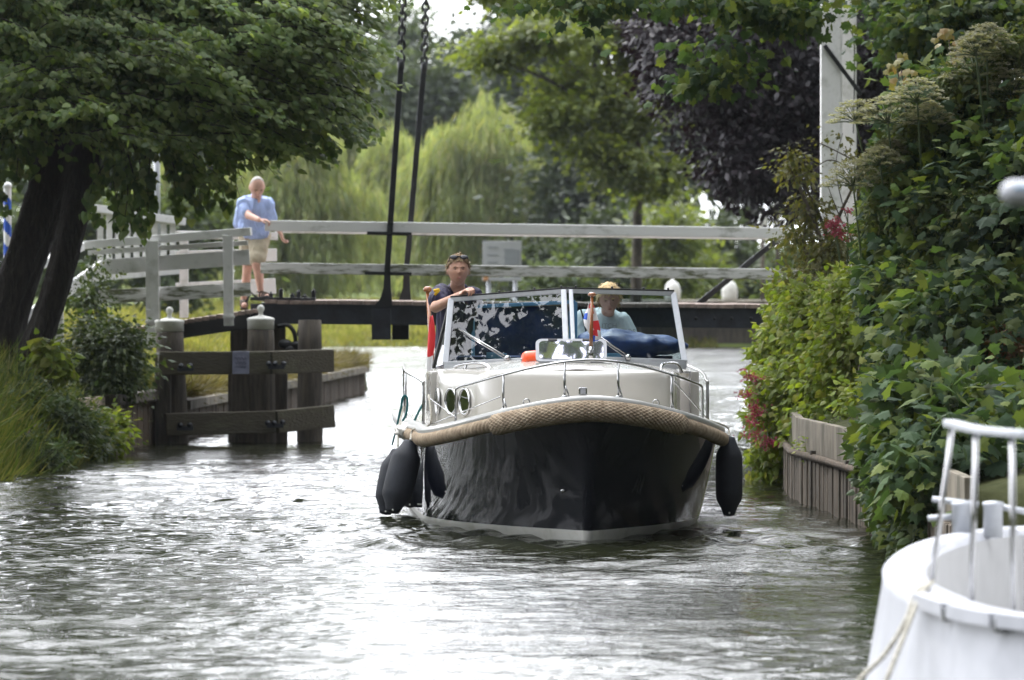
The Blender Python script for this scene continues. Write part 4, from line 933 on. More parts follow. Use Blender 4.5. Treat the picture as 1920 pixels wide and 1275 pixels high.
def add_head(mb, c, rot, H, n=72, m=60, hair=None, mi=0):
    c = Vector(c); vs = []; fs = []
    for i in range(m + 1):
        t = PI * i / m
        for j in range(n):
            a = 2 * PI * j / n; x, y, z = math.sin(t) * math.cos(a), math.sin(t) * math.sin(a), math.cos(t)
            v = Vector(head_fn(x, y, z, H, hair or 0))
            if hair: v *= hair
            vs.append(c + rot @ v)
    for i in range(m):
        for j in range(n): fs.append((i * n + j, (i + 1) * n + j, (i + 1) * n + (j + 1) % n, i * n + (j + 1) % n))
    mb.add(vs, fs, mi, True)
    if not hair:
        for s in (-1, 1): mb.ell(c + rot @ Vector((s * .335 * H, .02 * H, -.02 * H)), (.035 * H, .065 * H, .12 * H), rot)
def hair_cap(c, rot, H, m, parent, org, low, front, th=.05, long=0, name='hair', rough=.02):
    "cap over the skull; low: how far down at the back (in H), front: hairline height (in H)"
    n, k = 90, 60; vs = []; fs = []; idx = {}
    for i in range(k + 1):
        t = PI * i / k
        for j in range(n):
            a = 2 * PI * j / n; x, y, z = math.sin(t) * math.cos(a), math.sin(t) * math.sin(a), math.cos(t)
            X, Y, Z_ = head_fn(x, y, z, H, 1); f = max(0, min(1, (-y + .25) / .9)); lim = (low + (front - low) * f ** .8) * H + .02 * H * math.sin(a * 11)
            if Z_ > lim:
                e = min(1, (Z_ - lim) / (.06 * H)) * .7 + .3; v = Vector((X, Y, Z_)); nn = mnoise.noise(Vector((x * 5, y * 5, z * 2.2))) 
                v *= 1 + (th + rough * nn + rough * .5 * mnoise.noise(v * 90)) * e
                idx[(i, j)] = len(vs); vs.append(Vector(c) + rot @ v - org)
    for i in range(k):
        for j in range(n):
            q = [(i, j), (i + 1, j), (i + 1, (j + 1) % n), (i, (j + 1) % n)]
            if all(a in idx for a in q): fs.append([idx[a] for a in q])
    mb = MB().add(vs, fs, 0, True); o = mb.build(name, m, parent); s = o.modifiers.new('t', 'SOLIDIFY'); s.thickness = .012; s.offset = -1; return o
def face_parts(c, rot, H, parent, org, lipm, browm):
    for s in (-1, 1):
        mb = MB(); mb.ell(Vector(c) + rot @ Vector((s * .115 * H, -.355 * H, .025 * H)) - org, (.042 * H, .012 * H, .013 * H), rot); mb.build('eye', M['blk'], parent)
        mb = MB(); q = [Vector(c) + rot @ Vector((s * x * H, -(.40 - x * .25) * H, z * H)) - org for x, z in ((.05, .075), (.11, .095), (.17, .075))]; mb.tube(spline(q, 4), .010 * H * 2, 6); mb.build('eyebrow', browm, parent)
    mb = MB(); mb.ell(Vector(c) + rot @ Vector((0, -.398 * H, -.258 * H)) - org, (.075 * H, .016 * H, .018 * H), rot); mb.build('lips', lipm, parent)
M['hairs2'] = mat('fair hair tips', (.34, .24, .13), .7, var=.3, vscale=80)
M['lips'] = mat('lips', (.36, .13, .10), .5); M['brow'] = mat('brow hair', (.20, .12, .06), .8)

def hand(mb, wrist, dirv, palmn, sc=1.0, curl=.6, thumb_side=1):
    d = Vector(dirv).normalized(); nn = Vector(palmn); nn = (nn - d * nn.dot(d)).normalized(); s = d.cross(nn) * thumb_side; w0 = Vector(wrist)
    L = .095 * sc; c = w0 + d * L * .5
    rot = Matrix((s, d, nn)).transposed(); mb.ell(c, (.042 * sc, L * .62, .017 * sc), rot)
    for i, (o, ln) in enumerate(((.032, .072), (.011, .080), (-.011, .075), (-.031, .060))):
        p = w0 + d * L * (.98 if i in (1, 2) else .92) + s * o * sc; r = .0092 * sc; dr = d; ang = curl * (.55 + .08 * i)
        for q in (.45, .32, .23):
            ax = s; dr = (Matrix.Rotation(-ang * thumb_side, 3, ax) @ dr).normalized() if True else dr
            p2 = p + dr * ln * q * sc; mb.cap(p, p2, r, r * .9, 10); p = p2; r *= .9; ang = curl * .9
    p = w0 + d * L * .25 + s * .030 * sc; dr = (d * .6 + s * .8 + nn * -.15).normalized()
    for q in (.042, .032): p2 = p + dr * q * sc; mb.cap(p, p2, .0115 * sc, .010 * sc, 10); p = p2; dr = (dr + d * .5 - nn * .3 * thumb_side).normalized()

def arm(mb, a, b2, c, r=(.05, .04, .034, .026)):
    mb.cap(a, b2, r[0], r[1]); mb.cap(b2, c, r[1], r[3])

# --- man with sunglasses leaning on the windscreen
H1 = .268; hc1 = P(859, 507, 43.75); org = P(845, 640, 44.0); org.z = 1.0
man = empty('person', org, 0, 'man in navy polo, sunglasses on his head, leaning one forearm on the boat windscreen', 'person')
rot1 = Matrix.Rotation(R(6), 3, 'Z') @ Matrix.Rotation(R(-3), 3, 'X')
mb = MB(); add_head(mb, hc1, rot1, H1)
nk0, nk1 = P(859, 532, 43.83), P(855, 560, 43.9); mb.cap(nk1, nk0 + Vector((0, 0, .05)), .066, .060)
shL, shR = P(829, 551, 43.85), P(886, 556, 43.95); hipc = Vector((P(845, 640, 44.1).x, 44.1, .98))
mb.cap(P(835, 563, 43.9), P(878, 566, 43.95), .08, .08); mb.cap(P(856, 582, 43.95), hipc, .14, .13)
elb, wri = P(817, 576, 43.42), P(868, 551, 42.98)
arm(mb, shL, elb, wri, (.058, .048, .04, .030)); hand(mb, wri + Vector((.0, 0, .005)), (P(886, 538, 42.85) - wri), (.1, -.5, .9), 1.1, 1.15)
elb2 = P(880, 622, 44.25); arm(mb, shR, elb2, P(868, 655, 44.2), (.058, .048, .04, .03)); hand(mb, P(868, 655, 44.2), (0, -.2, -1), (0, -1, 0), 1, .5)
for s in (-1, 1): mb.cap(hipc + Vector((s * .09, 0, -.02)), hipc + Vector((s * .10, -.02, -.15)), .09, .08)
body = fuse(mb, 'body', M['skin'], man, .0055, 3, org)
# polo shirt
mb = MB(); mb.cap(P(834, 560, 43.88), P(880, 563, 43.93), .095, .095); mb.cap(P(857, 578, 43.93), hipc, .165, .155); mb.cap(P(829, 552, 43.84), P(820, 563, 43.52), .088, .074); mb.cap(shR, P(884, 596, 44.05), .085, .072)
mb.cap(P(840, 552, 43.88), P(849, 541, 43.9), .072, .052); mb.cap(P(874, 554, 43.9), P(868, 543, 43.9), .066, .046)
folds(fuse(mb, 'polo_shirt', M['shirtn'], man, .007, 5, org))
mb = MB(); vs = [P(859 - 11, 541, 43.79), P(859 + 9, 542, 43.80), P(866, 556, 43.80), P(856, 566, 43.775), P(847, 553, 43.79)]
mb.cap(P(859, 542, 43.86), P(858, 556, 43.82), .062, .035); fuse(mb, 'open_neck', M['skin'], man, .006, 3, org)
# numeral on the sleeve
mb = MB(); mb.tube([P(*q, 43.46) - org for q in ((813, 545), (824, 543))], .014, 6); mb.tube([P(*q, 43.46) - org for q in ((824, 543), (815, 553))], .014, 6); mb.build('sleeve_print', M['yellow'], man)
mb = MB(); mb.cap(hipc + Vector((0, 0, .04)), hipc + Vector((0, 0, -.05)), .165, .165)
for s in (-1, 1): mb.cap(hipc + Vector((s * .09, 0, -.02)), Vector((hipc.x + s * .1, 44.1, .86)), .10, .09)
fuse(mb, 'trousers', M['navy'], man, .01, 3, org)
hair_cap(hc1, rot1, H1, M['hairs'], man, org, -.16, .25, .07, rough=.08); face_parts(hc1, rot1, H1, man, org, M['lips'], M['brow'])
for s in (-1, 1):
    pass
mb = MB(); sg1 = rot1 @ Matrix.Rotation(R(-35), 3, 'X')
for s in (-1, 1): mb.ell(hc1 + rot1 @ Vector((s * .165 * H1, -.30 * H1, .405 * H1)) - org, (.125 * H1, .03 * H1, .085 * H1), sg1); mb.tube([hc1 + rot1 @ Vector((s * .28 * H1, -.27 * H1, .40 * H1)) - org, hc1 + rot1 @ Vector((s * .36 * H1, .05 * H1, .18 * H1)) - org], .005, 6)
mb.tube([hc1 + rot1 @ Vector((x * H1, -.325 * H1, .43 * H1)) - org for x in (-.06, .06)], .006, 6)
mb.build('sunglasses', mat('smoked lens', (.01, .01, .015), .4, spec=.3), man)

strands(hc1, rot1, H1, M['hairs2'], man, org, -.10, .27, 1500, .030, .06, .2, .5)
# --- woman behind the right pane
H2 = .262; hc2 = P(1142, 560, 44.4); org = Vector((P(1142, 640, 44.6).x, 44.6, 1.15))
wom = empty('person', org, 0, 'blond person in pale blue T-shirt sitting bent behind the right windscreen pane', 'person')
rot2 = Matrix.Rotation(R(-4), 3, 'Y') @ Matrix.Rotation(R(14), 3, 'X')
mb = MB(); add_head(mb, hc2, rot2, H2); mb.cap(P(1137, 603, 44.62), hc2 + Vector((0, .04, -.05)), .062, .056)
sL, sR = P(1096, 598, 44.6), P(1166, 604, 44.6); mb.cap(P(1105, 606, 44.62), P(1160, 610, 44.62), .075, .075); mb.cap(P(1132, 615, 44.62), Vector((org.x - .06, 44.65, 1.05)), .13, .14)
arm(mb, sL, P(1086, 650, 44.5), P(1100, 672, 44.1), (.05, .042, .036, .028)); arm(mb, sR, P(1190, 650, 44.5), P(1175, 672, 44.1), (.05, .042, .036, .028))
hand(mb, P(1100, 672, 44.1), (.4, -1, .1), (0, 0, 1), 1, .9); hand(mb, P(1175, 672, 44.1), (-.4, -1, .1), (0, 0, 1), 1, .9, -1)
fuse(mb, 'body', M['skin2'], wom, .006, 3, org)
mb = MB(); mb.cap(P(1102, 603, 44.62), P(1164, 608, 44.62), .095, .095); mb.cap(P(1132, 612, 44.62), Vector((org.x - .05, 44.65, 1.05)), .165, .17); mb.cap(sL, P(1088, 634, 44.55), .085, .075); mb.cap(sR, P(1184, 640, 44.55), .085, .078)
mb.cap(P(1112, 594, 44.62), P(1122, 588, 44.63), .06, .05); mb.cap(P(1156, 598, 44.62), P(1150, 590, 44.63), .06, .045)
folds(fuse(mb, 't_shirt', M['shirtw'], wom, .008, 5, org), .008)
def text(txt, loc, size, m, parent, rot=(R(90), 0, 0), name='print'):
    c = bpy.data.curves.new(name, 'FONT'); c.body = txt; c.size = size; c.extrude = .001; c.align_x = 'LEFT'; o = bpy.data.objects.new(name, c); COL.objects.link(o); o.location = loc; o.rotation_euler = rot; dg = bpy.context.evaluated_depsgraph_get(); me = bpy.data.meshes.new_from_object(o.evaluated_get(dg)); bpy.data.objects.remove(o)
    me.materials.clear(); me.materials.append(m); q = bpy.data.objects.new(name, me); COL.objects.link(q); q.location = loc; q.rotation_euler = rot; q.parent = parent; return q
text('ITCH', P(1128, 615, 44.435) - org, .058, M['ink'], wom); text("'07 SANTOS", P(1126, 625.5, 44.43) - org, .058, M['ink'], wom)
hair_cap(hc2, rot2, H2, M['hairb'], wom, org, -.30, .20, .12, rough=.05); face_parts(hc2, rot2, H2, wom, org, M['lips'], M['hairb'])
mb = MB(); mb.tube(spline([P(*q, 44.49) - org for q in ((1086, 571), (1092, 590), (1097, 612), (1102, 640))], 5), .008, 6); mb.build('strap', M['blk'], wom)

strands(hc2, rot2, H2, M['hairb'], wom, org, -.24, .27, 1300, .042, .11, .45, .15)
# --- bald man on the bridge
H3 = .285; d3 = 64.35; Q = lambda px, py, dd=0: P(px, py, d3 + dd)
org = Q(475, 585, .35); org.z = 1.6; om = empty('person', org, 0, 'bald older man in sky blue shirt and khaki shorts leaning on the bridge rail', 'person')
hc3 = Q(482, 351, -.12); rot3 = Matrix.Rotation(R(14), 3, 'Z') @ Matrix.Rotation(R(34), 3, 'X')
mb = MB(); add_head(mb, hc3, rot3, H3); mb.cap(Q(479, 382, .02), Q(481, 366, -.05), .072, .066)
sa, sb = Q(459, 384), Q(500, 386); hp = Q(478, 440, .22)
mb.cap(sa, sb, .085, .085); mb.cap(Q(479, 392), hp, .15, .14)
e1, w1 = Q(466, 404, -.2), Q(486, 412, -.42); arm(mb, sa, e1, w1, (.06, .048, .04, .031)); hand(mb, w1, Q(497, 413, -.42) - w1, (0, -.2, 1), 1.1, 1.0)
e2, w2 = Q(513, 418, .05), Q(525, 434, -.05); arm(mb, sb, e2, w2, (.06, .048, .04, .032)); hand(mb, w2, Q(530, 449, -.05) - w2, (-1, -.3, .2), 1.15, .7)
# legs: near leg stepping up, far leg behind
k1, a1 = Q(481, 493, -.05), Q(489, 546, .02); mb.cap(hp + Vector((.07, 0, 0)), k1, .095, .066); mb.cap(k1, a1, .062, .038); mb.cap(Q(486, 512, .03), Q(488, 528, .02), .058, .045)
k2, a2 = Q(464, 500, .25), Q(457, 562, .30); mb.cap(hp + Vector((-.08, 0, 0)), k2, .095, .064); mb.cap(k2, a2, .060, .038); mb.cap(Q(463, 520, .3), Q(460, 540, .3), .056, .044)
for a, t_ in ((a1, Vector((.10, -.22, -.07))), (a2, Vector((.02, -.24, -.07)))): mb.cap(a + Vector((0, .03, -.05)), a + t_, .04, .036)
fuse(mb, 'body', M['skin2'], om, .008, 3, org)
mb = MB(); mb.cap(Q(460, 383), Q(500, 385), .10, .10); mb.cap(Q(478, 394, .02), Q(474, 428, .15), .175, .165); mb.cap(Q(462, 398, .12), Q(452, 419, .25), .13, .09); mb.cap(Q(470, 425, .1), Q(484, 434, .1), .15, .13); mb.cap(sa, Q(461, 400, -.12), .088, .078); mb.cap(sb, Q(509, 410, .05), .088, .076); mb.cap(Q(498, 392, .05), Q(494, 420, .12), .10, .10)
mb.cap(Q(468, 376, .03), Q(476, 372, .03), .06, .06); mb.cap(Q(489, 377, .03), Q(485, 373, .03), .06, .055)
folds(fuse(mb, 'shirt', M['shirtb'], om, .010, 5, org), .016)
mb = MB(); mb.tube([Q(463, 437, .05) - org, Q(490, 437, .05) - org], .02, 8); mb.build('belt', M['leather'], om)
mb = MB(); mb.cap(hp + Vector((-.02, 0, .02)), hp + Vector((-.02, 0, -.03)), .165, .165); mb.cap(hp + Vector((.07, -.02, 0)), Q(482, 484, -.02), .125, .105); mb.cap(hp + Vector((-.08, 0, 0)), Q(467, 484, .24), .12, .105)
folds(fuse(mb, 'shorts', M['khaki'], om, .010, 4, org), .014)
for a, t_ in ((a1, Vector((.10, -.22, -.07))), (a2, Vector((.02, -.24, -.07)))):
    mb = MB(); mb.beam(a + Vector((0, .08, -.105)) - org, a + t_ + Vector((0, -.03, -.045)) - org, .10, .03, bev=.01)
    for f_ in (.25, .6, .85): q = (a + Vector((0, 0, -.04))).lerp(a + t_, f_) - org; mb.tube([q + Vector((.045 * math.cos(t), 0, .045 * math.sin(t))) for t in np.linspace(0, 2 * PI, 12, endpoint=False)], .010, 6, closed=True)
    mb.tube([a - org + Vector((.048 * math.cos(t), .048 * math.sin(t), -.01)) for t in np.linspace(0, 2 * PI, 12, endpoint=False)], .009, 6, closed=True)
    mb.build('sandal', M['leather'], om)
hair_cap(hc3, rot3, H3, mat('grey hair stubble', (.45, .42, .40), .8), om, org, -.15, .75, .015, rough=.01); face_parts(hc3, rot3, H3, om, org, M['lips'], M['brow'])
mb = MB(); mb.tube([w2 - org + Vector((.034 * math.cos(t), .034 * math.sin(t), .01)) for t in np.linspace(0, 2 * PI, 12, endpoint=False)], .010, 6, closed=True); mb.build('wristwatch', M['steel'], om)

# ------------------------------------------------------------------ white boat in the near right corner
wb_ = empty('white_boat', (2.0, 21, 0), 0, 'blurred white boat stern with rounded bulwark and steel rail filling the near right corner', 'boat'); rw = lambda v: Vector(v) - wb_.location
RZ = 0.85; KD = 1.2 / .95
def Rp(px, py): d = F * (EYE - RZ) / (py - HOR); return Vector(((px - 960) / F * d, d, RZ))
oc = [Vector((6.5 * KD, 22.5 * KD, RZ)), Vector((4.2 * KD, 22.0 * KD, RZ)), Vector((2.9 * KD, 20.7 * KD, RZ)), Rp(1960, 985), Rp(1860, 990), Rp(1780, 1001), Rp(1718, 1018), Rp(1676, 1041), Rp(1664, 1066), Rp(1684, 1090), Rp(1733, 1114), Rp(1795, 1137), Rp(1860, 1151), Rp(1930, 1160), Vector((1.75 * KD, 13.6 * KD, RZ)), Vector((2.6 * KD, 12.8 * KD, RZ)), Vector((5 * KD, 12.4 * KD, RZ))]
oc = spline(oc, 8); n_ = len(oc)
def nrm2(i): t_ = (oc[min(i + 1, n_ - 1)] - oc[max(i - 1, 0)]).normalized(); return Vector((-t_.y, t_.x, 0)) * -1
# outward normal: away from the boat's middle
mid = Vector((3.2 * KD, 17 * KD, RZ)); NN = []
for i in range(n_): q = nrm2(i); NN.append(q if q.dot(oc[i] - mid) > 0 else -q)
pf = [(.20, -1.15), (.17, -.95), (.13, -.7), (.07, -.35), (.02, -.06), (.022, -.02), (.0, 0.0), (-.05, .008), (-.10, .005), (-.145, -.01), (-.16, -.03)]
V = [rw(oc[i] + NN[i] * o_ + Vector((0, 0, dz))) for i in range(n_) for o_, dz in pf]; k = len(pf)
mb = MB().add(V, [(i * k + j, i * k + j + 1, (i + 1) * k + j + 1, (i + 1) * k + j) for i in range(n_ - 1) for j in range(k - 1)], 0, True); mb.build('hull', M['plaster'], wb_)
pf2 = [(-.16, -.03), (-.165, -.20), (-.17, -.55)]; V = [rw(oc[i] + NN[i] * o_ + Vector((0, 0, dz))) for i in range(n_) for o_, dz in pf2]
mb = MB().add(V, [(i * 3 + j, i * 3 + j + 1, (i + 1) * 3 + j + 1, (i + 1) * 3 + j) for i in range(n_ - 1) for j in range(2)], 0, True); mb.add([rw(oc[i] + NN[i] * -.168 + Vector((0, 0, -.5))) for i in range(n_)], [tuple(range(n_))]); mb.build('inner_bulwark', M['plasteri'], wb_)
def near(px, py): q = Rp(px, py); i = min(range(n_), key=lambda i: (oc[i] - q).length); return i
# rubbing lip with gaps on the near side
mb = MB(); i0, i1 = near(1750, 1118), near(1795, 1137); i2 = near(1885, 1156)
for a, b2 in ((i0, i1), (i1 + 1, i2 - 1), (i2, n_ - 12)):
    mb = MB()
    for i in range(a, b2): mb.beam(rw(oc[i] + NN[i] * .035 + Vector((0, 0, -.012))), rw(oc[i + 1] + NN[i + 1] * .035 + Vector((0, 0, -.012))), .05, .05, bev=.0)
    mb.build('rubbing_strip', M['plaster'], wb_)
mb = MB()
for i in (i1, i2): mb.box(rw(oc[i] + NN[i] * .04 + Vector((0, 0, -.03))), (.03, .05, .05), None, 0, .01)
mb.pieces('cleat', M['steel'], wb_)
posts = [((1747, 1092), (1786, 797)), ((1822, 1128), (1830, 805)), ((1902, 1145), (1897, 812)), ((1990, 1150), (1985, 820)), ((2090, 1150), (2085, 828))]
tops = []
for (bx, by), (tx, ty) in posts:
    a = Rp(bx, by); b2 = P(tx, ty, a.y); tops.append(b2); mb = MB(); mb.tube([rw(a), rw(b2)], .0105, 12); mb.build('rail_post', M['steel'], wb_)
mb = MB(); tt = spline([tops[0] + Vector((-.012, .02, .008))] + tops[1:], 6)
for a, b2 in zip(tt[:-1], tt[1:]): mb.beam(rw(a), rw(b2 + (b2 - a) * .05), .05, .026, bev=.006)
mb.build('hand_rail', M['alu'], wb_)
mb = MB()
for px in (1803, 1862): a = Rp(px, 1000); mb.lathe([(.045, -.02), (.045, .125), (.05, .13), (.05, .145), (.02, .15)], rw(a), 14)
for a, b2 in (((1748, 936), (1835, 946)), ((1740, 972), (1800, 968)), ((1862, 948), (1960, 966))): mb.tube([rw(P(*a, 18.9 * KD)), rw(P(*b2, 18.9 * KD))], .014, 8)
mb.pieces('bitt', M['alu'], wb_)
mb = MB(); mb.tube(spline([rw(P(1748, 1092, 15.5 * KD)), rw(P(1716, 1112, 15.3 * KD)), rw(P(1700, 1160, 15.2 * KD)), rw(P(1660, 1225, 15.1 * KD)), rw(P(1600, 1290, 15.0 * KD)), rw(P(1540, 1400, 15.0 * KD))], 6), .010, 8)
mb.tube(spline([rw(P(1744, 1096, 15.4 * KD)), rw(P(1725, 1116, 15.2 * KD)), rw(P(1706, 1165, 15.0 * KD)), rw(P(1672, 1250, 14.8 * KD)), rw(P(1640, 1330, 14.7 * KD))], 6), .010, 8); mb.build('mooring_rope', M['rope'], wb_)
sp = empty('spar', P(1900, 361, 13.5), 0, 'thick white rounded spar end poking in from the right edge in front of the leaves', 'spar')
mb = MB(); mb.lathe([(.002, -.036), (.018, -.03), (.03, -.016), (.034, 0), (.034, 1.2)], (0, 0, 0), 20, (1, .12, 0)); mb.build('tube', M['plaster'], sp)
mb = MB(); mb.beam((.0, -.033, .012), (1.1, .1, .012), .006, .006); mb.build('blue_band', M['ltblue'], sp)
# ------------------------------------------------------------------ trees and plants
def X_(px, d): return (px - 960) / F * d
def Z_(py, d): return EYE - (py - HOR) / F * d
def blob(px, py, d, rx, rz, ry=None, w_=1):   # radii in photograph pixels at that distance
    s = d / F; return (X_(px, d), d, Z_(py, d), rx * s, (ry if ry else rx * s), rz * s, w_)

# --- linden on the left bank
lt = empty('linden_tree', (X_(45, 58.3), 58.3, .6), 0, 'big linden with two dark leaning stems overhanging the left bank and the ramp', 'tree'); o = lt.location
def rt(v): return Vector(v) - o
mb = MB()
def stem(pts, rr, seed):
    q = spline(pts, 10); k = len(q); ra_ = np.interp(np.linspace(0, 1, k), np.linspace(0, 1, len(rr)), rr)
    ph = [random.uniform(0, 6) for _ in range(4)]
    mb.tube([rt(v) for v in q], list(ra_), 40, rf=lambda i, j: 1 + .06 * math.sin(j * PI / 20 * 5 + ph[0] + i * .05) + .04 * math.sin(j * PI / 20 * 9 + ph[1] - i * .1) + .12 * mnoise.noise(Vector((j * .8, i * .35, seed))))
stem([P(-30, 760, 58.4), P(-12, 680, 58.4), P(14, 580, 58.5), P(52, 470, 58.6), P(86, 370, 58.7), P(106, 290, 58.8), P(118, 150, 59.0), P(110, 0, 59.0), P(100, -300, 59.0)], [.38, .28, .235, .23, .24, .25, .24, .22, .15], 1)
stem([P(46, 760, 58.1), P(58, 680, 58.1), P(86, 600, 58.1), P(114, 510, 58.1), P(138, 410, 58.2), P(158, 320, 58.3), P(172, 240, 58.4), P(200, 120, 58.4), P(260, -50, 58.2)], [.24, .18, .16, .155, .16, .17, .16, .13, .09], 2)
trk = mb.build('trunk', M['bark'], lt)
KL = 58 / 52
bl = [(-5.2, 52.5, 4.9, 1.9, 1.7, 1.25, 1.4), (-3.2, 52.0, 4.5, 1.5, 1.5, 1.05, 1.3), (-6.6, 53, 4.5, 1.8, 1.8, 1.3), (-2.15, 51.5, 4.75, .75, 1.2, .8, 1.0), (-4.3, 51.3, 3.95, 1.5, .7, .55, 1.1), (-3.0, 51.4, 3.62, .8, .6, .36, .8), (-5.4, 51.2, 3.4, .65, .4, .35, .6), (-2.0, 51.4, 4.1, .7, .6, .45, .5)]
bl = [(b_[0] * KL - o.x, b_[1] + 6 - o.y, EYE + (b_[2] - EYE) * KL - o.z) + tuple(q * KL for q in b_[3:6]) + tuple(b_[6:]) for b_ in bl]
def manclear(P0):
    w_ = np.array([tuple(q) for q in P0]) + np.array(o); px = 960 + w_[:, 0] / w_[:, 1] * F; py = HOR - (w_[:, 2] - EYE) / w_[:, 1] * F
    return ~((px > 440) & (px < 512) & (py > 316) & (py < 440))
def clear(p):   # keep the foliage off the bridge man and the open willow view
    w_ = p + np.array(o); px = 960 + w_[:, 0] / w_[:, 1] * F; py = HOR - (w_[:, 2] - EYE) / w_[:, 1] * F
    lim = np.interp(px, [-400, 0, 60, 100, 180, 200, 260, 330, 400, 430, 470, 560, 620, 660, 700, 730, 2000], [330, 318, 290, 285, 285, 330, 340, 320, 270, 262, 255, 225, 190, 150, 110, 30, -80])
    lim = lim + 14 * np.sin(px * .11) + 9 * np.sin(px * .27 + 2)
    left = np.interp(py, [-50, 30, 60, 100, 160, 200, 240, 290, 330], [700, 660, 650, 650, 655, 660, 640, 560, 500]) + 10 * np.sin(py * .2) - 25
    return (py < lim + RNG.normal(size=len(px)) * 9) & (px < left + RNG.normal(size=len(px)) * 8)
c1, C1 = crown('crown', bl, 105000, .076, 'heart', LF['linden'], lt, clump=.26, per=34, droop=.9, shell=.5, keep=clear, flat=.5)
bl3 = [(-9, 60, 11, 6, 6, 4.5), (-12, 52, 8, 4, 6, 5), (-11, 40, 8, 3.5, 6, 4.5)]  # unseen foliage, added so the water on the left reflects dark
crown('unseen_high_crown', [(b_[0] - o.x, b_[1] - o.y, b_[2] - o.z) + tuple(b_[3:]) for b_ in bl3], 12000, .24, 'heart', LF['linden'], lt, clump=.7, per=20)
bl2 = [(-5.5, 53.5, 7.6, 3.8, 3.6, 2.4), (-3.6, 52.5, 6.6, 2.2, 2.2, 1.2), (-7.5, 53, 6.2, 2.4, 2.4, 1.6)]
crown('upper_crown', [(b_[0] * KL - o.x, b_[1] + 6 - o.y, b_[2] + .4 - o.z) + tuple(b_[3:]) for b_ in bl2], 16000, .14, 'heart', LF['linden'], lt, clump=.4, per=26, droop=.8, shell=.4)
limbs(rt(P(165, 270, 58.3)), pick(C1, 9, lambda c: c[:, 0] > 1.4), .05, M['bark'], lt, r1=.008); limbs(rt(P(112, 200, 58.9)), pick(C1, 10), .07, M['bark'], lt, r1=.01)
# hanging sprays below the crown, in front of the ramp
tips = []; pos = []; tv = []
mb = MB()
for (x0, y0, x1, y1) in ((215, 300, 245, 430), (240, 320, 268, 452), (300, 300, 340, 400), (330, 290, 372, 412), (380, 280, 432, 395), (420, 260, 450, 370), (200, 290, 212, 385), (450, 250, 520, 300), (560, 230, 612, 300), (270, 300, 290, 385), (230, 300, 232, 385), (255, 300, 262, 420), (318, 300, 330, 372), (352, 300, 400, 385), (390, 270, 415, 350), (480, 230, 540, 280), (235, 330, 228, 445), (20, 290, 28, 345), (40, 290, 70, 330), (5, 300, 8, 400), (188, 340, 180, 420)):
    for rep in range(2):
        d = 56.9 + random.uniform(-.3, .5); a = P(x0 + rep * random.uniform(-14, 14), y0 - 30, d); b2 = P(x1 + rep * random.uniform(-20, 20), y1 - rep * random.uniform(0, 30), d + .1); m_ = (a + b2) / 2 + Vector((random.uniform(-.06, .06), 0, .05)); pts = spline([a, m_, b2], 9)
        mb.tube([rt(v) for v in pts], list(np.linspace(.010, .003, len(pts))), 5)
        L_ = (b2 - a).length
        for i in range(int(L_ / .026)):
            t_ = random.random() ** .8; q = pts[min(len(pts) - 1, int(t_ * (len(pts) - 1)))]
            pos.append(rt(q) + Vector((random.gauss(0, .035), random.gauss(0, .05), random.gauss(0, .03)))); tv.append((random.gauss(0, .5), random.gauss(0, .4), -1))
mb.pieces('twig', M['bark'], lt); ok_ = manclear(pos); pos, tv = (np.array([tuple(v) for v in a_])[ok_] for a_ in (pos, tv)); N = len(pos)
p2 = []; t2 = []; n2 = []; mb = MB()
for (x0, y0, x1, y1) in ((500, -20, 745, 40), (540, 20, 700, 70), (560, 60, 768, 98), (520, 90, 700, 130), (560, 120, 745, 170), (520, 140, 690, 190), (520, 160, 722, 245), (470, 170, 640, 225), (470, 190, 690, 262), (430, 210, 600, 262), (420, 220, 618, 305), (400, 240, 560, 285), (380, 230, 520, 320), (520, -40, 770, 10), (600, 30, 735, 80), (610, 90, 730, 140), (590, 150, 720, 205), (560, 190, 700, 240), (330, 260, 470, 330), (300, 270, 400, 340), (640, -40, 800, -10), (480, 60, 640, 110), (500, 40, 660, 80), (450, 110, 620, 160)):
    for rep in range(3):
        d = 56.3 + random.uniform(-.6, 1.0); j = lambda k_: random.uniform(-k_, k_); a = P(x0 + j(20), y0 + j(16), d); b2 = P(x1 - (22 if y0 < 120 else 0) + (j(12) if rep == 0 else -random.uniform(0, 70)), y1 + j(14), d + j(.3)); m_ = (a + b2) / 2 + Vector((0, 0, random.uniform(.02, .14))); pts = spline([a, m_, b2], 9)
        mb.tube([rt(v) for v in pts], list(np.linspace(.012, .003, len(pts))), 5); L_ = (b2 - a).length; ax = (b2 - a).normalized()
        for i in range(int(L_ / .0135)):
            t_ = random.random() ** .7; q = pts[min(len(pts) - 1, int(t_ * (len(pts) - 1)))]; sd_ = random.choice((-1, 1))
            off_ = Vector((random.gauss(0, .05), random.gauss(0, .10), -abs(random.gauss(0, .055)) + .01)); p2.append(rt(q) + off_); t2.append((ax.x * .8 + random.gauss(0, .35), sd_ * .5 + random.gauss(0, .3), -.65 + random.gauss(0, .25))); n2.append((random.gauss(0, .35) + .15, -.55 + random.gauss(0, .3), .85))
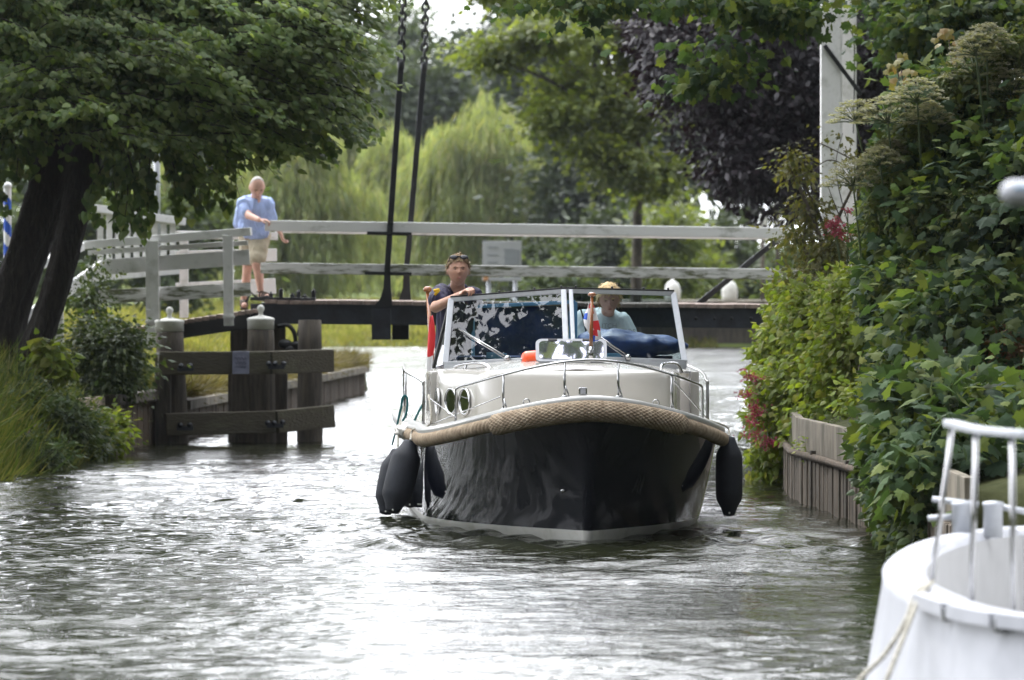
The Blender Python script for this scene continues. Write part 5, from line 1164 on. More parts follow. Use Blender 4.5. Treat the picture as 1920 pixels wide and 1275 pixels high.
for k_ in range(120):
    x0 = random.uniform(-20, 600); y0 = random.uniform(-40, 262 if x0 < 420 else 200); s1_ = 1 if x0 > 220 or random.random() < .6 else -1; d = 55.6 + random.uniform(-.5, .9)
    a = P(x0, y0, d); b2 = P(x0 + s1_ * random.uniform(60, 120), y0 + random.uniform(15, 55), d + random.uniform(-.3, .1)); m_ = (a + b2) / 2 + Vector((0, 0, random.uniform(.02, .10))); pts = spline([a, m_, b2], 8); L_ = (b2 - a).length; ax = (b2 - a).normalized()
    mb.tube([rt(v) for v in pts], list(np.linspace(.009, .003, len(pts))), 5)
    for i in range(int(L_ / .012)):
        t_ = random.random() ** .8; q = pts[min(len(pts) - 1, int(t_ * (len(pts) - 1)))]; p2.append(rt(q) + Vector((random.gauss(0, .05), random.gauss(0, .10), -abs(random.gauss(0, .045)) + .01))); t2.append((ax.x * .7 + random.gauss(0, .35), random.choice((-.5, .5)) + random.gauss(0, .3), -.6 + random.gauss(0, .25))); n2.append((random.gauss(0, .35) + .1, -.5 + random.gauss(0, .3), .9))
mb.build('spray_twigs', M['bark'], lt); ok_ = manclear(p2); p2, t2, n2 = (np.array([tuple(v) for v in a_])[ok_] for a_ in (p2, t2, n2)); N2 = len(p2)
scatter('spray_leaves', p2, t2, n2, .078 * (1 + .25 * RNG.normal(size=N2)).clip(.5, 1.5), 'heart', LF['linden_sunlit'], lt)
scatter('hanging_leaves', pos, tv, RNG.normal(size=(N, 3)) * .5 + np.array([0, -.8, .3]), .098 * (1 + .25 * RNG.normal(size=N)).clip(.5, 1.5), 'heart', LF['linden'], lt)


# a long limb reaching over the canal towards the camera; the windscreen mirrors it
ll = [(-3.3, 42.2, 6.2, 1.1, 1.2, .5), (-3.8, 42.0, 6.8, 1.1, 1.2, .5), (-2.9, 42.6, 5.7, .9, 1.0, .4)]
crown('limb_leaves', [(b_[0] - o.x, b_[1] - o.y, b_[2] - o.z) + tuple(b_[3:]) for b_ in ll], 4600, .080, 'oval', LF['linden'], lt, clump=.22, per=10, shell=0, width=1.2)
q = spline([(-5.4, 58, 5.2), (-5.6, 51, 6.2), (-4.4, 45, 6.6), (-3.5, 42, 6.4), (-3.1, 41, 6.2)], 8); mb = MB(); mb.tube([rt(Vector(v)) for v in q], list(np.linspace(.14, .02, len(q))), 8); mb.build('canal_limb', M['bark'], lt)

# --- weeping willows on the far side
def willow(cx, d, wpx, ytop, label, lean=0, n=2600, zbot=1.15, seed=0, lobes=None):
    rx = wpx / 2 * d / F; zt = Z_(ytop, d); x0 = X_(cx, d); t = empty('weeping_willow', (x0, d, .95), 0, label, 'willow', None); bz = .95
    mb = MB(); pts = spline([(0, 0, -1), (.1 * rx, 0, 1.4), (-.05 * rx, .2, (zt - bz) * .55)], 6); mb.tube(pts, list(np.linspace(.5, .25, len(pts))), 14, rf=lambda i, j: 1 + .06 * math.sin(j * 1.9 + i)); mb.build('trunk', M['bark2'], t)
    rs_ = random.Random(int(cx)); lobes = []
    for q in range(15):
        a = rs_.uniform(0, 6.28); rr = rs_.random() ** .6 if q else 0; gx_, gy_ = math.cos(a) * rr * .80, math.sin(a) * rr * .80
        lobes.append((gx_, gy_, rs_.uniform(.36, .54), (1 - .22 * rr * rr) * (rs_.uniform(.80, 1.0) if q else .97), 1 / 15))
    pos = []; tp = []; ends = []
    for (lx, ly, lr, lh, wt) in lobes:
        for i in range(int(n * wt)):
            a = random.uniform(0, 2 * PI); rr = random.random() ** .55; gx = math.cos(a) * rr; gy = math.sin(a) * rr
            h0 = (zt - bz) * lh * (math.sqrt(max(0, 1 - .30 * rr * rr))) * (random.uniform(.93, 1.0) + .17 * mnoise.noise(Vector((gx * 2.6 + lx * 5, gy * 2.6, d))) - .05); x = lx * rx + gx * rx * lr; y = ly * rx + gy * rx * lr
            if i % 60 == 0: ends.append((x * .8, y * .8, h0 * .93))
            L_ = random.uniform(.3, .95) * h0 if rr > .6 else random.uniform(.08, .3) * h0
            wob = random.uniform(-.35, .35); k = int(L_ / .16)
            s0 = random.random() 
            for j in range(k):
                z = h0 - j * .16 - random.random() * .1
                if z < zbot - .95: break
                out = min(1, j * .05) * .3
                pos.append((x + gx * out + wob * j * .015 + random.gauss(0, .05), y + gy * out + random.gauss(0, .05), z)); tp.append((gx * .25 + random.gauss(0, .25), gy * .25 + random.gauss(0, .25), -1))
    N = len(pos); scatter('crown', pos, tp, RNG.normal(size=(N, 3)) * .7 + np.array([0, -.5, .25]), .42 * (1 + .35 * RNG.normal(size=N)).clip(.4, 1.7), 'oval', LF['willow'], t, .26)
    limbs((0, 0, (zt - bz) * .35), random.sample(ends, min(12, len(ends))), .14, M['bark2'], t, r1=.03)
    return t
willow(915, 205, 290, 138, 'light green weeping willow in the middle of the view, roundest and tallest', n=3200)
willow(745, 215, 210, 205, 'narrow weeping willow between the two black hanger rods', n=1100)
willow(560, 190, 290, 190, 'wide weeping willow behind the man on the bridge', n=3000)
willow(330, 200, 220, 240, 'weeping willow mostly hidden behind the linden and the ramp fence', n=1300)
willow(665, 240, 150, 110, 'pale willow rising behind the rods with its top near the linden tips', n=1300)

def tree(name, cx, ytop, d, wpx, label, lf, n, leaf=.22, kind='oval', blobs=None, trunk=.25, ybot=470, cat='tree', clump=.6, group=None, bm_='bark2', shell=.4, droop=.4, keep=None, nl=12):
    x0 = X_(cx, d); t = empty(name, (x0, d, 1.5), 0, label, cat, group); s = d / F; zt = Z_(ytop, d) - 1.5; zb = Z_(ybot, d) - 1.5; rx = wpx / 2 * s
    if blobs is None:
        zc = (zt + zb) / 2; h = (zt - zb) / 2; blobs = [(0, 0, zc, rx * .75, rx * .75, h * .9, 1)]
        for i in range(9): a = random.uniform(0, 6.28); f_ = random.uniform(-.75, .8); blobs.append((math.cos(a) * rx * .6, math.sin(a) * rx * .5, zc + f_ * h * .75, rx * random.uniform(.3, .48), rx * .4, h * random.uniform(.2, .34), 1))
    else: blobs = [(b_[0] - x0, b_[1] - d, b_[2] - 1.5) + tuple(b_[3:]) for b_ in blobs]
    kf = (lambda p: keep(p + np.array([x0, d, 1.5]))) if keep else None
    c, C = crown('crown', blobs, n, leaf, kind, lf, t, clump=clump, per=24, droop=droop, shell=shell, keep=kf)
    top_ = float(np.percentile(C[:, 2], 70)); mb = MB(); pts = spline([(0, 0, -1.5), (rx * .04, 0, top_ * .4), (-rx * .03, 0, top_)], 6); mb.tube(pts, list(np.linspace(trunk, trunk * .3, len(pts))), 12); mb.build('trunk', M[bm_], t)
    limbs((0, 0, top_ * .45), pick(C, nl), trunk * .35, M[bm_], t, r1=.02)
    return t
# tall park trees behind the willows
tree('park_tree', 470, -160, 300, 240, 'tall grey green park tree above the left willow', LF['far'], 14000, .5, clump=1.2, ybot=430, trunk=.4)
tree('park_tree', 600, -60, 290, 170, 'grey green park tree between the linden tips and the first rod', LF['far'], 8000, .45, clump=1.1, ybot=420, trunk=.4)
tree('park_tree', 690, 40, 275, 150, 'pale park tree just behind the chain rods, lower than its neighbours', LF['far'], 7000, .42, clump=1.0, ybot=420, trunk=.4)
tree('dark_tree', 800, 55, 270, 120, 'dark tree standing behind the gap between the willows', LF['fard'], 8000, .42, clump=1.0, ybot=440, trunk=.4)
tree('park_tree', 765, -60, 330, 110, 'far tree directly behind the two chains', LF['far'], 9000, .42, clump=1.0, ybot=420, trunk=.4)
tree('dark_tree', 890, 0, 290, 110, 'slim dark tree right of the sky gap at the top of the view', LF['fard'], 5600, .42, clump=1.0, ybot=400, trunk=.4)
tree('dark_tree', 1010, -160, 280, 180, 'high dark tree behind the middle willow, its top out of view', LF['fard'], 10000, .5, clump=1.2, ybot=420, trunk=.4)
tree('dark_tree', 1090, 170, 200, 170, 'dark tree right behind the middle willow and above the rail', LF['fard'], 9000, .34, clump=.8, ybot=500, trunk=.3)
tree('dark_tree', 1220, 60, 230, 200, 'dark tree behind the sunlit sprays left of the copper beech', LF['fard'], 12000, .42, clump=.9, ybot=500, trunk=.3)
tree('dark_tree', 1400, -250, 240, 300, 'huge dark tree filling the ground behind the copper beech', LF['fard'], 16000, .5, clump=1.2, ybot=500, trunk=.5)
tree('dark_tree', 1680, -300, 200, 340, 'huge dark tree behind the tower posts on the right', LF['fard'], 16000, .48, clump=1.2, ybot=520, trunk=.5)
tree('park_tree', 120, -100, 230, 300, 'broad far tree behind the linden stems', LF['far'], 12000, .45, clump=1.0, ybot=520, trunk=.4)
tree('park_tree', -150, -100, 200, 300, 'far tree at the extreme left edge of the view', LF['far'], 9000, .45, clump=1.0, ybot=520, trunk=.4)
tree('park_tree', 330, -60, 260, 220, 'far tree over the wing fence behind the hanging sprays', LF['fard'], 10000, .45, clump=1.0, ybot=520, trunk=.4)
# lower growth on the far bank
for i, (cx, wp, lab) in enumerate(((-60, 260, 'dark hedge bush at the far left behind the linden stems'), (140, 240, 'dark hedge bush behind the grey fence post and linden'), (330, 220, 'dark hedge bush behind the wing fence'))): tree('shrub', cx, 330, 165, wp, lab, LF['far'], 9000, .26, clump=.6, ybot=600, trunk=.08, cat='shrub', droop=.2, shell=.3)
for i, (cx, yt, d, wp, lf, lab) in enumerate(((1100, 430, 185, 110, 'far', 'olive shrub under the dark trees beyond the rail, left one'), (1215, 452, 178, 130, 'sunny', 'light green shrub showing between the two rails in the middle'), (1310, 440, 176, 130, 'sunny', 'yellowish shrub between the rails left of the black stay'), (1420, 455, 178, 130, 'far', 'shrub between the rails right of the black stay'), (1160, 350, 175, 110, 'fard', 'dark bush above the rail left of the bright bush'), (1255, 350, 170, 100, 'sunny', 'bright green bush above the rail under the copper beech'), (1340, 380, 178, 120, 'fard', 'dark bush in the shade of the copper beech'), (1010, 440, 185, 70, 'fard', 'small dark bush right of the information board'), (1500, 440, 172, 100, 'far', 'bush behind the white tower post'), (1050, 500, 170, 80, 'far', 'low bush beyond the boat at the water'))):
    tree('shrub', cx, yt, d, wp, lab, LF[lf], 4200, .24, clump=.5, ybot=585, trunk=.08, cat='shrub', droop=.2)
# sunlit maple reaching in from the right behind the bridge
tree('sycamore_tree', 1190, -120, 118, 300, 'sunlit light green tree with loose sprays between willow and copper beech', LF['sunny'], 46000, .125, 'heart', blobs=[blob(1130, 60, 118, 130, 45), blob(1010, 70, 116, 95, 26), blob(930, 110, 116, 65, 16), blob(1090, 160, 117, 85, 45), blob(1040, 230, 116, 45, 22), blob(1170, 210, 117, 75, 60), blob(1110, 280, 116, 40, 35), blob(1175, 320, 116, 60, 40), blob(1240, 330, 117, 55, 45), blob(1090, -60, 120, 210, 90), blob(950, -30, 120, 80, 35), blob(900, 90, 116, 35, 10), blob(1060, 200, 116, 60, 22), blob(1230, 120, 119, 90, 110), (4.5, 122, 12, 6, 4, 5, .04)], trunk=.15, clump=.36, shell=.25)
# copper beech
def kb(p):
    px = 960 + p[:, 0] / p[:, 1] * F; py = HOR - (p[:, 2] - EYE) / p[:, 1] * F
    lx = np.interp(py, [-400, 0, 60, 120, 200, 260, 330, 400, 430], [1120, 1150, 1168, 1190, 1200, 1250, 1310, 1370, 1440]) + 12 * np.sin(py * .13)
    ly = np.interp(px, [1100, 1250, 1340, 1420, 1500, 1560], [250, 300, 380, 415, 425, 430]) + 12 * np.sin(px * .12)
    return (px > lx + RNG.normal(size=len(px)) * 9) & (py < ly + RNG.normal(size=len(px)) * 9)
tree('copper_beech', 1600, -700, 80, 900, 'dark purple copper beech hanging over the far side of the bridge', LF['copper'], 88000, .115, 'oval', blobs=[blob(1400, 120, 80, 230, 150, 1.9), blob(1480, 290, 80, 160, 130, 1.4), blob(1300, 60, 80, 150, 150, 1.5), blob(1390, 300, 79.4, 90, 100, .8), blob(1620, 60, 81, 260, 300, 2.5, .7), blob(1550, -300, 82, 420, 260, 3.6, .3), (6.5, 84, 11, 5.5, 4, 5, .05), (3.0, 86, 10, 3, 3, 3, .05)], trunk=.4, clump=.34, bm_='bark', keep=kb, droop=.7)
# dark maple overhanging from the right, above and in front of the bridge
mp_bl = [blob(1700, -10, 57, 80, 40, .6), blob(1480, -25, 53, 60, 32, .5), blob(1800, 30, 56, 150, 70, 1.2), blob(1400, 5, 52, 75, 22, .5), blob(1345, 90, 51.5, 45, 22, .3), blob(1320, 150, 51.5, 32, 24, .25), blob(1390, 130, 51.8, 25, 16, .25), blob(1100, -4, 50.5, 130, 14, .4, .6), blob(970, -6, 50.2, 50, 9, .3, .6), blob(1250, -4, 51, 80, 14, .4, .6), blob(1470, 25, 52, 50, 22, .4), blob(1720, 90, 57, 60, 30, .5)]
tm = tree('overhanging_maple', 2250, -300, 52, 900, 'dark maple on the right bank whose branches hang in along the top edge', LF['maple'], 42000, .088, 'maple', blobs=mp_bl + [(3.5, 51, 7.4, 3.6, 3, 1.5, .1), (6, 52, 7.5, 3, 3, 2.5, .1)], trunk=.3, clump=.22, bm_='bark', shell=.3, droop=.9, nl=0)
# its long limb over the canal towards the camera (mirrored in the cruiser's windscreen and hull)
o2 = tm.location
ov = [(-.6, 38.6, 6.6, 1.2, 1.0, .4, .3), (3.6, 42.0, 6.4, 1.3, 1.8, 1.0, 3.2), (5.5, 42.5, 7.6, 1.6, 2.2, 1.6, 2.2), (.2, 41.2, 6.4, 1.1, .8, .35, .5)]
c_, C2 = crown('canal_limb_leaves', [(b_[0] - o2.x, b_[1] - o2.y, b_[2] - o2.z) + tuple(b_[3:]) for b_ in ov], 5200, .17, 'maple', LF['maple'], tm, clump=.3, per=16, droop=.5, shell=.2)
crown('twig_leaves', [(.55 - o2.x, 40.75 - o2.y, 4.75 - o2.z, .75, .5, .15)], 18, .15, 'maple', LF['maple'], tm, clump=.12, per=6, shell=0)
limbs(Vector((.2, 41.2, 6.5)) - o2, [Vector((.5, 40.8, 4.8)) - o2], .012, M['bark'], tm, 'canal_limb', r1=.004)
crown('unseen_high_crown', [(7.5 - o2.x, 41 - o2.y, 8.5 - o2.z, 3.2, 6, 3.5), (6.5 - o2.x, 30 - o2.y, 7.5 - o2.z, 2.4, 5, 3), (8.5 - o2.x, 50 - o2.y, 9 - o2.z, 3.5, 5, 4)], 16000, .28, 'maple', LF['maple'], tm, clump=.6, per=16)  # unseen foliage, added to darken reflections in the right pane and water
limbs(Vector((5.6, 45, 5.6)) - o2, [Vector((x, y_, z)) - o2 for x, y_, z in ((-.8, 38.3, 6.6), (1.2, 38.5, 6.5), (2.6, 38.8, 6.5), (.2, 41.2, 6.5), (3.2, 40, 6.4))], .09, M['bark'], tm, 'canal_limb', r1=.012); limbs((0, 0, 6.6), [Vector((5.6, 45, 5.9)) - o2], .14, M['bark'], tm, 'canal_limb', r1=.08)
# 
LF['rose'] = leafmat('rose leaf', [(.06, .09, .025), (.09, .12, .03), (.13, .15, .04), (.04, .07, .02)], .3, .6, .25)
# --- right bank mass
def region(name, label, cat, lf, n, size, kind, bls, base, clump=.2, per=16, droop=.8, shell=.45, width=1., stems=10, poly=None, m_='bark2', group=None, flat=.6, face=True):
    t = empty(name, base, 0, label, cat, group); o_ = np.array(base)
    kf = None
    if poly is not None:
        def kf(p):
            w_ = p + o_; px = 960 + w_[:, 0] / w_[:, 1] * F; py = HOR - (w_[:, 2] - EYE) / w_[:, 1] * F
            lx = np.interp(py, [a for a, b_ in poly], [b_ for a, b_ in poly]) + 9 * np.sin(py * .16) + 6 * np.sin(py * .41)
            return px > lx + RNG.normal(size=len(px)) * 8
    c, C = crown('leaves', [(b_[0] - o_[0], b_[1] - o_[1], b_[2] - o_[2]) + tuple(b_[3:]) for b_ in bls], n, size, kind, lf, t, clump=clump, per=per, droop=droop, shell=shell, keep=kf, width=width, flat=flat)
    limbs((0, 0, .1), pick(C, stems), .03, M[m_], t, 'stems', r1=.006); return t, C
RIGHT = [(-50, 1640), (50, 1740), (100, 1690), (160, 1660), (230, 1650), (300, 1640), (350, 1630), (420, 1620), (500, 1610), (560, 1620), (640, 1635), (760, 1640), (800, 1615), (840, 1630), (900, 1645), (960, 1650), (1010, 1670), (1100, 1700)]
region('maple_thicket', 'big dark maple thicket with broad lobed leaves covering the right bank', 'shrub', LF['maple'], 52000, .105, 'maple',
       [blob(1800, 240, 46.5, 140, 120, .8), blob(1850, 420, 45.6, 180, 160, .9), blob(1700, 420, 46.5, 130, 110, .6), blob(1720, 620, 45.2, 150, 130, .7), blob(1840, 680, 44, 180, 170, .9), blob(1680, 820, 43.6, 90, 110, .5), blob(1730, 940, 42.2, 110, 90, .5), blob(1860, 900, 42.3, 160, 140, .7), blob(1640, 560, 46, 90, 80, .5), blob(2050, 500, 45, 220, 350, 1.2, .4), blob(1700, 930, 42.3, 50, 70, .25), blob(1760, 980, 41, 70, 60, .3), blob(1830, 980, 40, 80, 70, .4), blob(1950, 850, 40, 100, 130, .6), (3.05, 41.2, .65, .2, .7, .3, 1), (3.05, 39.8, .5, .25, .9, .5, 2), (3.1, 37.5, .6, .3, 1.2, .5, 2), (3.0, 36, .85, .35, 1.5, .4, 3)], (X_(1860, 45), 45.4, .9), clump=.26, poly=RIGHT, per=14, shell=.6, m_='bark', stems=0)
region('creeper', 'bright green small leaved creeper spilling over the quay edge right of the boat', 'creeper', LF['vine'], 44000, .058, 'heart',
       [blob(1620, 640, 48.6, 50, 80, .4), blob(1600, 560, 49, 50, 40, .4), blob(1480, 640, 51, 75, 80, .7), blob(1560, 600, 50, 90, 70, .7), blob(1500, 740, 50, 95, 70, .7), blob(1600, 700, 49, 80, 80, .5), blob(1450, 790, 50.5, 45, 45, .4), blob(1560, 790, 48.8, 70, 30, .4), blob(1470, 560, 52, 45, 40, .5), blob(1440, 860, 51, 36, 35, .3), blob(1640, 760, 47.5, 50, 50, .3)], (X_(1560, 50), 51, .6), clump=.16, per=22, poly=[(400, 1500), (500, 1450), (560, 1448), (620, 1430), (680, 1400), (760, 1402), (850, 1404), (920, 1420)], flat=.7, stems=5)
region('rose_sprays', 'arching wild rose sprays with small leaves climbing in front of the tower post', 'shrub', LF['rose'], 4600, .055, 'oval',
       [blob(1495, 320, 52, 26, 40, .3, .7), blob(1515, 395, 52, 30, 45, .3), blob(1500, 450, 52, 40, 35, .3), blob(1575, 250, 52.5, 10, 40, .2, .25), blob(1570, 470, 51.5, 50, 60, .4), blob(1520, 520, 51.5, 55, 45, .4), blob(1480, 300, 52, 12, 25, .2, .5), blob(1625, 330, 51.5, 24, 60, .3)], (X_(1580, 52), 52, .9), clump=.13, per=14, shell=.2, stems=18)
LF['hawth'] = leafmat('hawthorn leaf', [(.05, .09, .02), (.08, .13, .03), (.035, .065, .018), (.12, .16, .045)], .3, .65, .2, nscale=1.5)
region('hawthorn', 'fine leaved light green shrub among the hogweed heads high on the right bank', 'shrub', LF['hawth'], 30000, .055, 'oval', [blob(1720, 540, 44.9, 60, 60, .25), blob(1860, 400, 44.9, 60, 60, .25), blob(1760, 400, 45.2, 70, 40, .25), blob(1880, 560, 44.3, 50, 70, .25), blob(1700, 700, 44.2, 50, 40, .2), blob(1800, 760, 43.6, 60, 40, .2), blob(1680, 300, 45.9, 60, 60, .3), blob(1740, 250, 45.9, 70, 50, .3), blob(1650, 400, 45.9, 45, 60, .3), blob(1800, 160, 46, 60, 40, .3), blob(1880, 230, 45.9, 60, 60, .3), blob(1600, 480, 47, 50, 50, .3), blob(1890, 100, 46, 50, 50, .3)], (X_(1700, 46.2), 46.4, .9), clump=.12, per=16, stems=8, shell=.2, poly=RIGHT)
region('ivy', 'glossy ivy hanging down the quay wall to the water on the right', 'ivy', LF['ivy'], 30000, .06, 'heart',
       [blob(1650, 950, 42.5, 30, 60, .2), blob(1620, 835, 45, 40, 14, .2), (3.0, 36.5, .78, .3, 1.6, .35, 3), blob(1690, 980, 41.8, 60, 35, .3), blob(1540, 800, 47.2, 50, 14, .1), blob(1780, 900, 42, 70, 60, .3), blob(1700, 1010, 41.2, 50, 30, .2), blob(1780, 1010, 40, 70, 60, .3), blob(1880, 980, 39.3, 90, 90, .3), (2.86, 40.7, .45, .14, .6, .45, 3), (2.88, 39.7, .4, .16, .7, .45, 3), (2.88, 38.5, .4, .18, .8, .5, 3), (2.9, 37.2, .4, .2, .9, .5, 3), (2.9, 35.8, .4, .2, .9, .5, 3)], (X_(1640, 44.5), 44.8, .6), clump=.09, per=16, stems=0, poly=[(780, 1530), (830, 1560), (860, 1605), (900, 1615), (960, 1635), (1000, 1655), (1040, 1670)])
pos = []; tv = []; mb = MB(); e = empty('ivy_trail', P(1530, 800, 46.9), 0, 'thin ivy trail dangling down the bare quay planks', 'ivy')
for pts in (((1512, 800), (1514, 845), (1524, 862), (1512, 880), (1522, 905), (1530, 922)), ((1524, 858), (1534, 885), (1536, 910)), ((1515, 842), (1545, 862), (1575, 862), (1600, 868), (1630, 876))):
    q = spline([P(x, y_, 46.75 if x < 1545 else 46.0) - e.location for x, y_ in pts], 8); mb.tube(q, .004, 5)
    for v in q:
        for _ in range(4): pos.append(v + Vector((random.gauss(0, .02), -.02 + random.gauss(0, .01), random.gauss(0, .02)))); tv.append((random.gauss(0, .5), -.3, -1))
mb.build('stem', M['bark2'], e); N = len(pos); scatter('leaves', pos, tv, RNG.normal(size=(N, 3)) * .4 + np.array([0, -1, .3]), .05, 'heart', LF['ivy'], e)
region('grass_tuft', 'small tufts of light herbs along the top of the quay slab', 'herbs', LF['vine'], 3500, .05, 'oval', [blob(1570, 842, 46.3, 60, 14, .12), blob(1650, 850, 44.4, 40, 18, .15), blob(1560, 858, 46, 30, 8, .1)], (X_(1600, 46), 46.6, .6), clump=.08, per=14, stems=0)
# pale cow parsley / hogweed umbels
def hogweed(px, py, d, r, label):
    base = Vector((X_(px, d) + random.uniform(.1, .4), d + .4, .9)); t = empty('hogweed', base, 0, label, 'wild plant', 'tall hogweed plants in the right bank thicket'); top_ = P(px, py, d) - base
    mb = MB(); m_ = top_ * .5 + Vector((random.uniform(-.1, .1), .05, 0)); pts = spline([Vector((0, 0, 0)), m_, top_ - Vector((0, 0, r * .5))], 8); mb.tube(pts, list(np.linspace(.014, .008, len(pts))), 8); c = pts[-1]
    P_, T_, Nn = [], [], []
    for i in range(26):
        a = i * 2.4; rr = r * math.sqrt((i + .5) / 26); e_ = c + Vector((rr * math.cos(a), rr * math.sin(a), r * .8 - .85 * rr * rr / r)); mb.tube([c, c.lerp(e_, .5) + Vector((0, 0, .01)), e_], .0035, 4)
        for j in range(64):
            b_ = j * 2.4; r2 = r * .19 * math.sqrt(j / 64); P_.append(e_ + Vector((r2 * math.cos(b_), r2 * math.sin(b_), .02 - r2 * .3 + random.gauss(0, .006)))); T_.append((math.cos(b_) + random.gauss(0, .5), math.sin(b_), .3)); Nn.append((0, -.3, 1))
    mb.build('stem', M['st'], t); scatter('umbel', P_, T_, np.array(Nn), .024, 'oval', LF['umbel'], t, 1.6)
M['st'] = mat('green stem', (.06, .09, .03), .6)
for i, (px, py, r, lab) in enumerate(((1605, 205, 42, 'hogweed umbel at the left edge of the thicket, highest on that side'), (1665, 200, 52, 'broad hogweed umbel left of the three top ones'), (1720, 165, 44, 'hogweed umbel between the broad left one and the top group'), (1832, 112, 55, 'widest pale hogweed umbel near the top right'), (1850, 62, 42, 'topmost hogweed umbel against the dark tree'), (1830, 80, 40, 'hogweed umbel just under the topmost one'), (1895, 150, 46, 'hogweed umbel at the right edge of the picture, high up'), (1600, 320, 48, 'hogweed umbel in front of the tower post, lower left'), (1650, 290, 34, 'small hogweed umbel beside the tower post top leaves'), (1668, 275, 30, 'smallest yellowish hogweed umbel above the maple leaves'), (1745, 210, 38, 'hogweed umbel in the middle of the upper thicket'))):
    d = 45.7; hogweed(px, py, d - (i % 3) * .2, r * 1.2 * d / F, lab)
# reddish young maple shoots
pos = []; tv = []; mb = MB(); e = empty('young_shoots', P(1690, 140, 46), 0, 'young orange tipped maple shoots sticking up above the thicket', 'shoots')
for (px, py) in ((1680, 100), (1778, 62), (1690, 130), (1790, 90), (1900, 180), (1730, 360)):
    b2 = P(px, py, 45.9) - e.location; mb.tube([b2 - Vector((-.05, 0, .45)), b2], .006, 5)
    for _ in range(9): pos.append(b2 + Vector((random.gauss(0, .05), random.gauss(0, .04), random.gauss(-.03, .06)))); tv.append((random.gauss(0, .6), -.5, -.7))
mb.pieces('stem', M['bark2'], e); N = len(pos); scatter('leaves', pos, tv, RNG.normal(size=(N, 3)) * .4 + np.array([0, -1, .3]), .075, 'maple', leafmat('young leaf', [(.22, .14, .05), (.14, .17, .04), (.18, .19, .05)], .3), e)
# pink valerian
def flowers(name, label, bls, n, size, base, m_, grp=None):
    t = empty(name, base, 0, label, 'flowers', grp); crown('blossom', [(b_[0] - base[0], b_[1] - base[1], b_[2] - base[2]) + tuple(b_[3:]) for b_ in bls], n, size, 'oval', LF['pink'], t, clump=.045, per=18, droop=.1, shell=.1, width=1.4)
    mb = MB()
    for b_ in bls: e_ = Vector(b_[:3]) - Vector(base); mb.tube(spline([Vector((0, 0, 0)), e_ * .5 + Vector((0, 0, .08)), e_], 5), .006, 5)
    mb.pieces('stem', M['st'], t); return t
bs = (X_(1440, 50.4), 50.6, .5)
for i, (lst, lab) in enumerate(((((1404, 702, 12, 10), (1418, 712, 10, 9), (1396, 738, 9, 9)), 'pink valerian heads highest on the quay edge by the water'), (((1412, 760, 10, 12), (1420, 775, 9, 9), (1415, 790, 11, 12)), 'pink valerian heads midway down the creeper edge'), (((1402, 815, 7, 6), (1424, 818, 9, 9), (1440, 828, 10, 8), (1450, 832, 8, 8)), 'pink valerian heads low over the water'), (((1562, 420, 8, 12), (1568, 436, 8, 8), (1590, 395, 6, 5), (1598, 440, 7, 6)), 'deep pink climbing roses at the foot of the white tower post'))):
    d = 49.4 if i < 3 else 50.6; b0 = bs if i < 3 else (X_(1590, 51), 51.2, 1.6)
    flowers('valerian' if i < 3 else 'climbing_rose', lab, [blob(x, y_, d, rx, rz, .05) for x, y_, rx, rz in lst], 420, .020 if i < 3 else .026, b0, 'st')
region('spiraea_bush', 'bush with faded brownish flower heads at the right edge above the white boat', 'shrub', LF['dry'], 2600, .045, 'oval', [blob(1890, 650, 43.4, 22, 26, .2), blob(1860, 700, 43.3, 24, 16, .2), blob(1905, 720, 43.3, 20, 22, .2)], (X_(1910, 44), 44, .8), clump=.1, per=14, stems=6)
e = empty('dry_leaf_bundle', P(1765, 690, 43.6), 0, 'hanging bundle of dry brown leaves among the dark maple leaves', 'dead leaves'); N = 500; q = RNG.normal(size=(N, 3)) * np.array([.045, .05, .10]); q[:, 0] *= 1 - q[:, 2] * 2.5
scatter('leaves', q, np.stack([RNG.normal(size=N) * .2, RNG.normal(size=N) * .2, -np.ones(N)], 1), RNG.normal(size=(N, 3)), .10, 'blade', mat('tan dry leaf', (.16, .10, .045), .8), e, .35)
mb = MB(); mb.tube([(0, 0, .1), (-.01, 0, .45)], .008, 5); mb.build('stalk', M['bark2'], e)
e = empty('yellow_leaves', P(1660, 860, 43.2), 0, 'yellowing maple leaves low on the right bank', 'dead leaves'); ps = [P(x, y_, 43.1) - e.location for x, y_ in ((1656, 852), (1668, 846), (1688, 840), (1676, 960), (1682, 985), (1690, 970), (1684, 1000), (1674, 1005))]
scatter('leaves', ps, [(random.gauss(0, .4), -.3, -1) for _ in ps], [(random.gauss(0, .3), -1, .4) for _ in ps], .14, 'maple', leafmat('yellow leaf', [(.36, .32, .05), (.28, .30, .04)], .35), e)

# --- left bank herbs and grass
def blades(name, label, n, xr, yr, hf_, size, lf, keep=None, wv=.05, kind='stuff', jit=.5):
    Y_ = RNG.uniform(yr[0], yr[1], n); E = bank_l(Y_); Xx = E - RNG.uniform(xr[0], xr[1], n) ; Zz = np.array([hl(float(E[i] - Xx[i]), float(Y_[i]), float(Xx[i])) for i in range(n)]) - .02
    pos = np.stack([Xx, Y_, Zz], 1); tip = RNG.normal(size=(n, 3)) * jit * np.array([1, 1, .2]) + np.array([.1, -.1, 1]); s = size * (1 + .35 * RNG.normal(size=n)).clip(.3, 2)
    o_ = scatter(name, pos, tip, RNG.normal(size=(n, 3)) + np.array([0, -1, 0]), s, 'blade', lf, None, wv / 1.0); tag(o_, label, kind='stuff'); return o_
blades('tall_grass', 'tall bank grass around the linden foot', 26000, (-.05, 2.2), (50, 59.2), 0, .30, LF['grass'], wv=.04)
blades('bank_edge_grass', 'tall grass at the water edge in front of the herbs', 9000, (-.12, .5), (51, 57), 0, .42, LF['grass'], wv=.035)
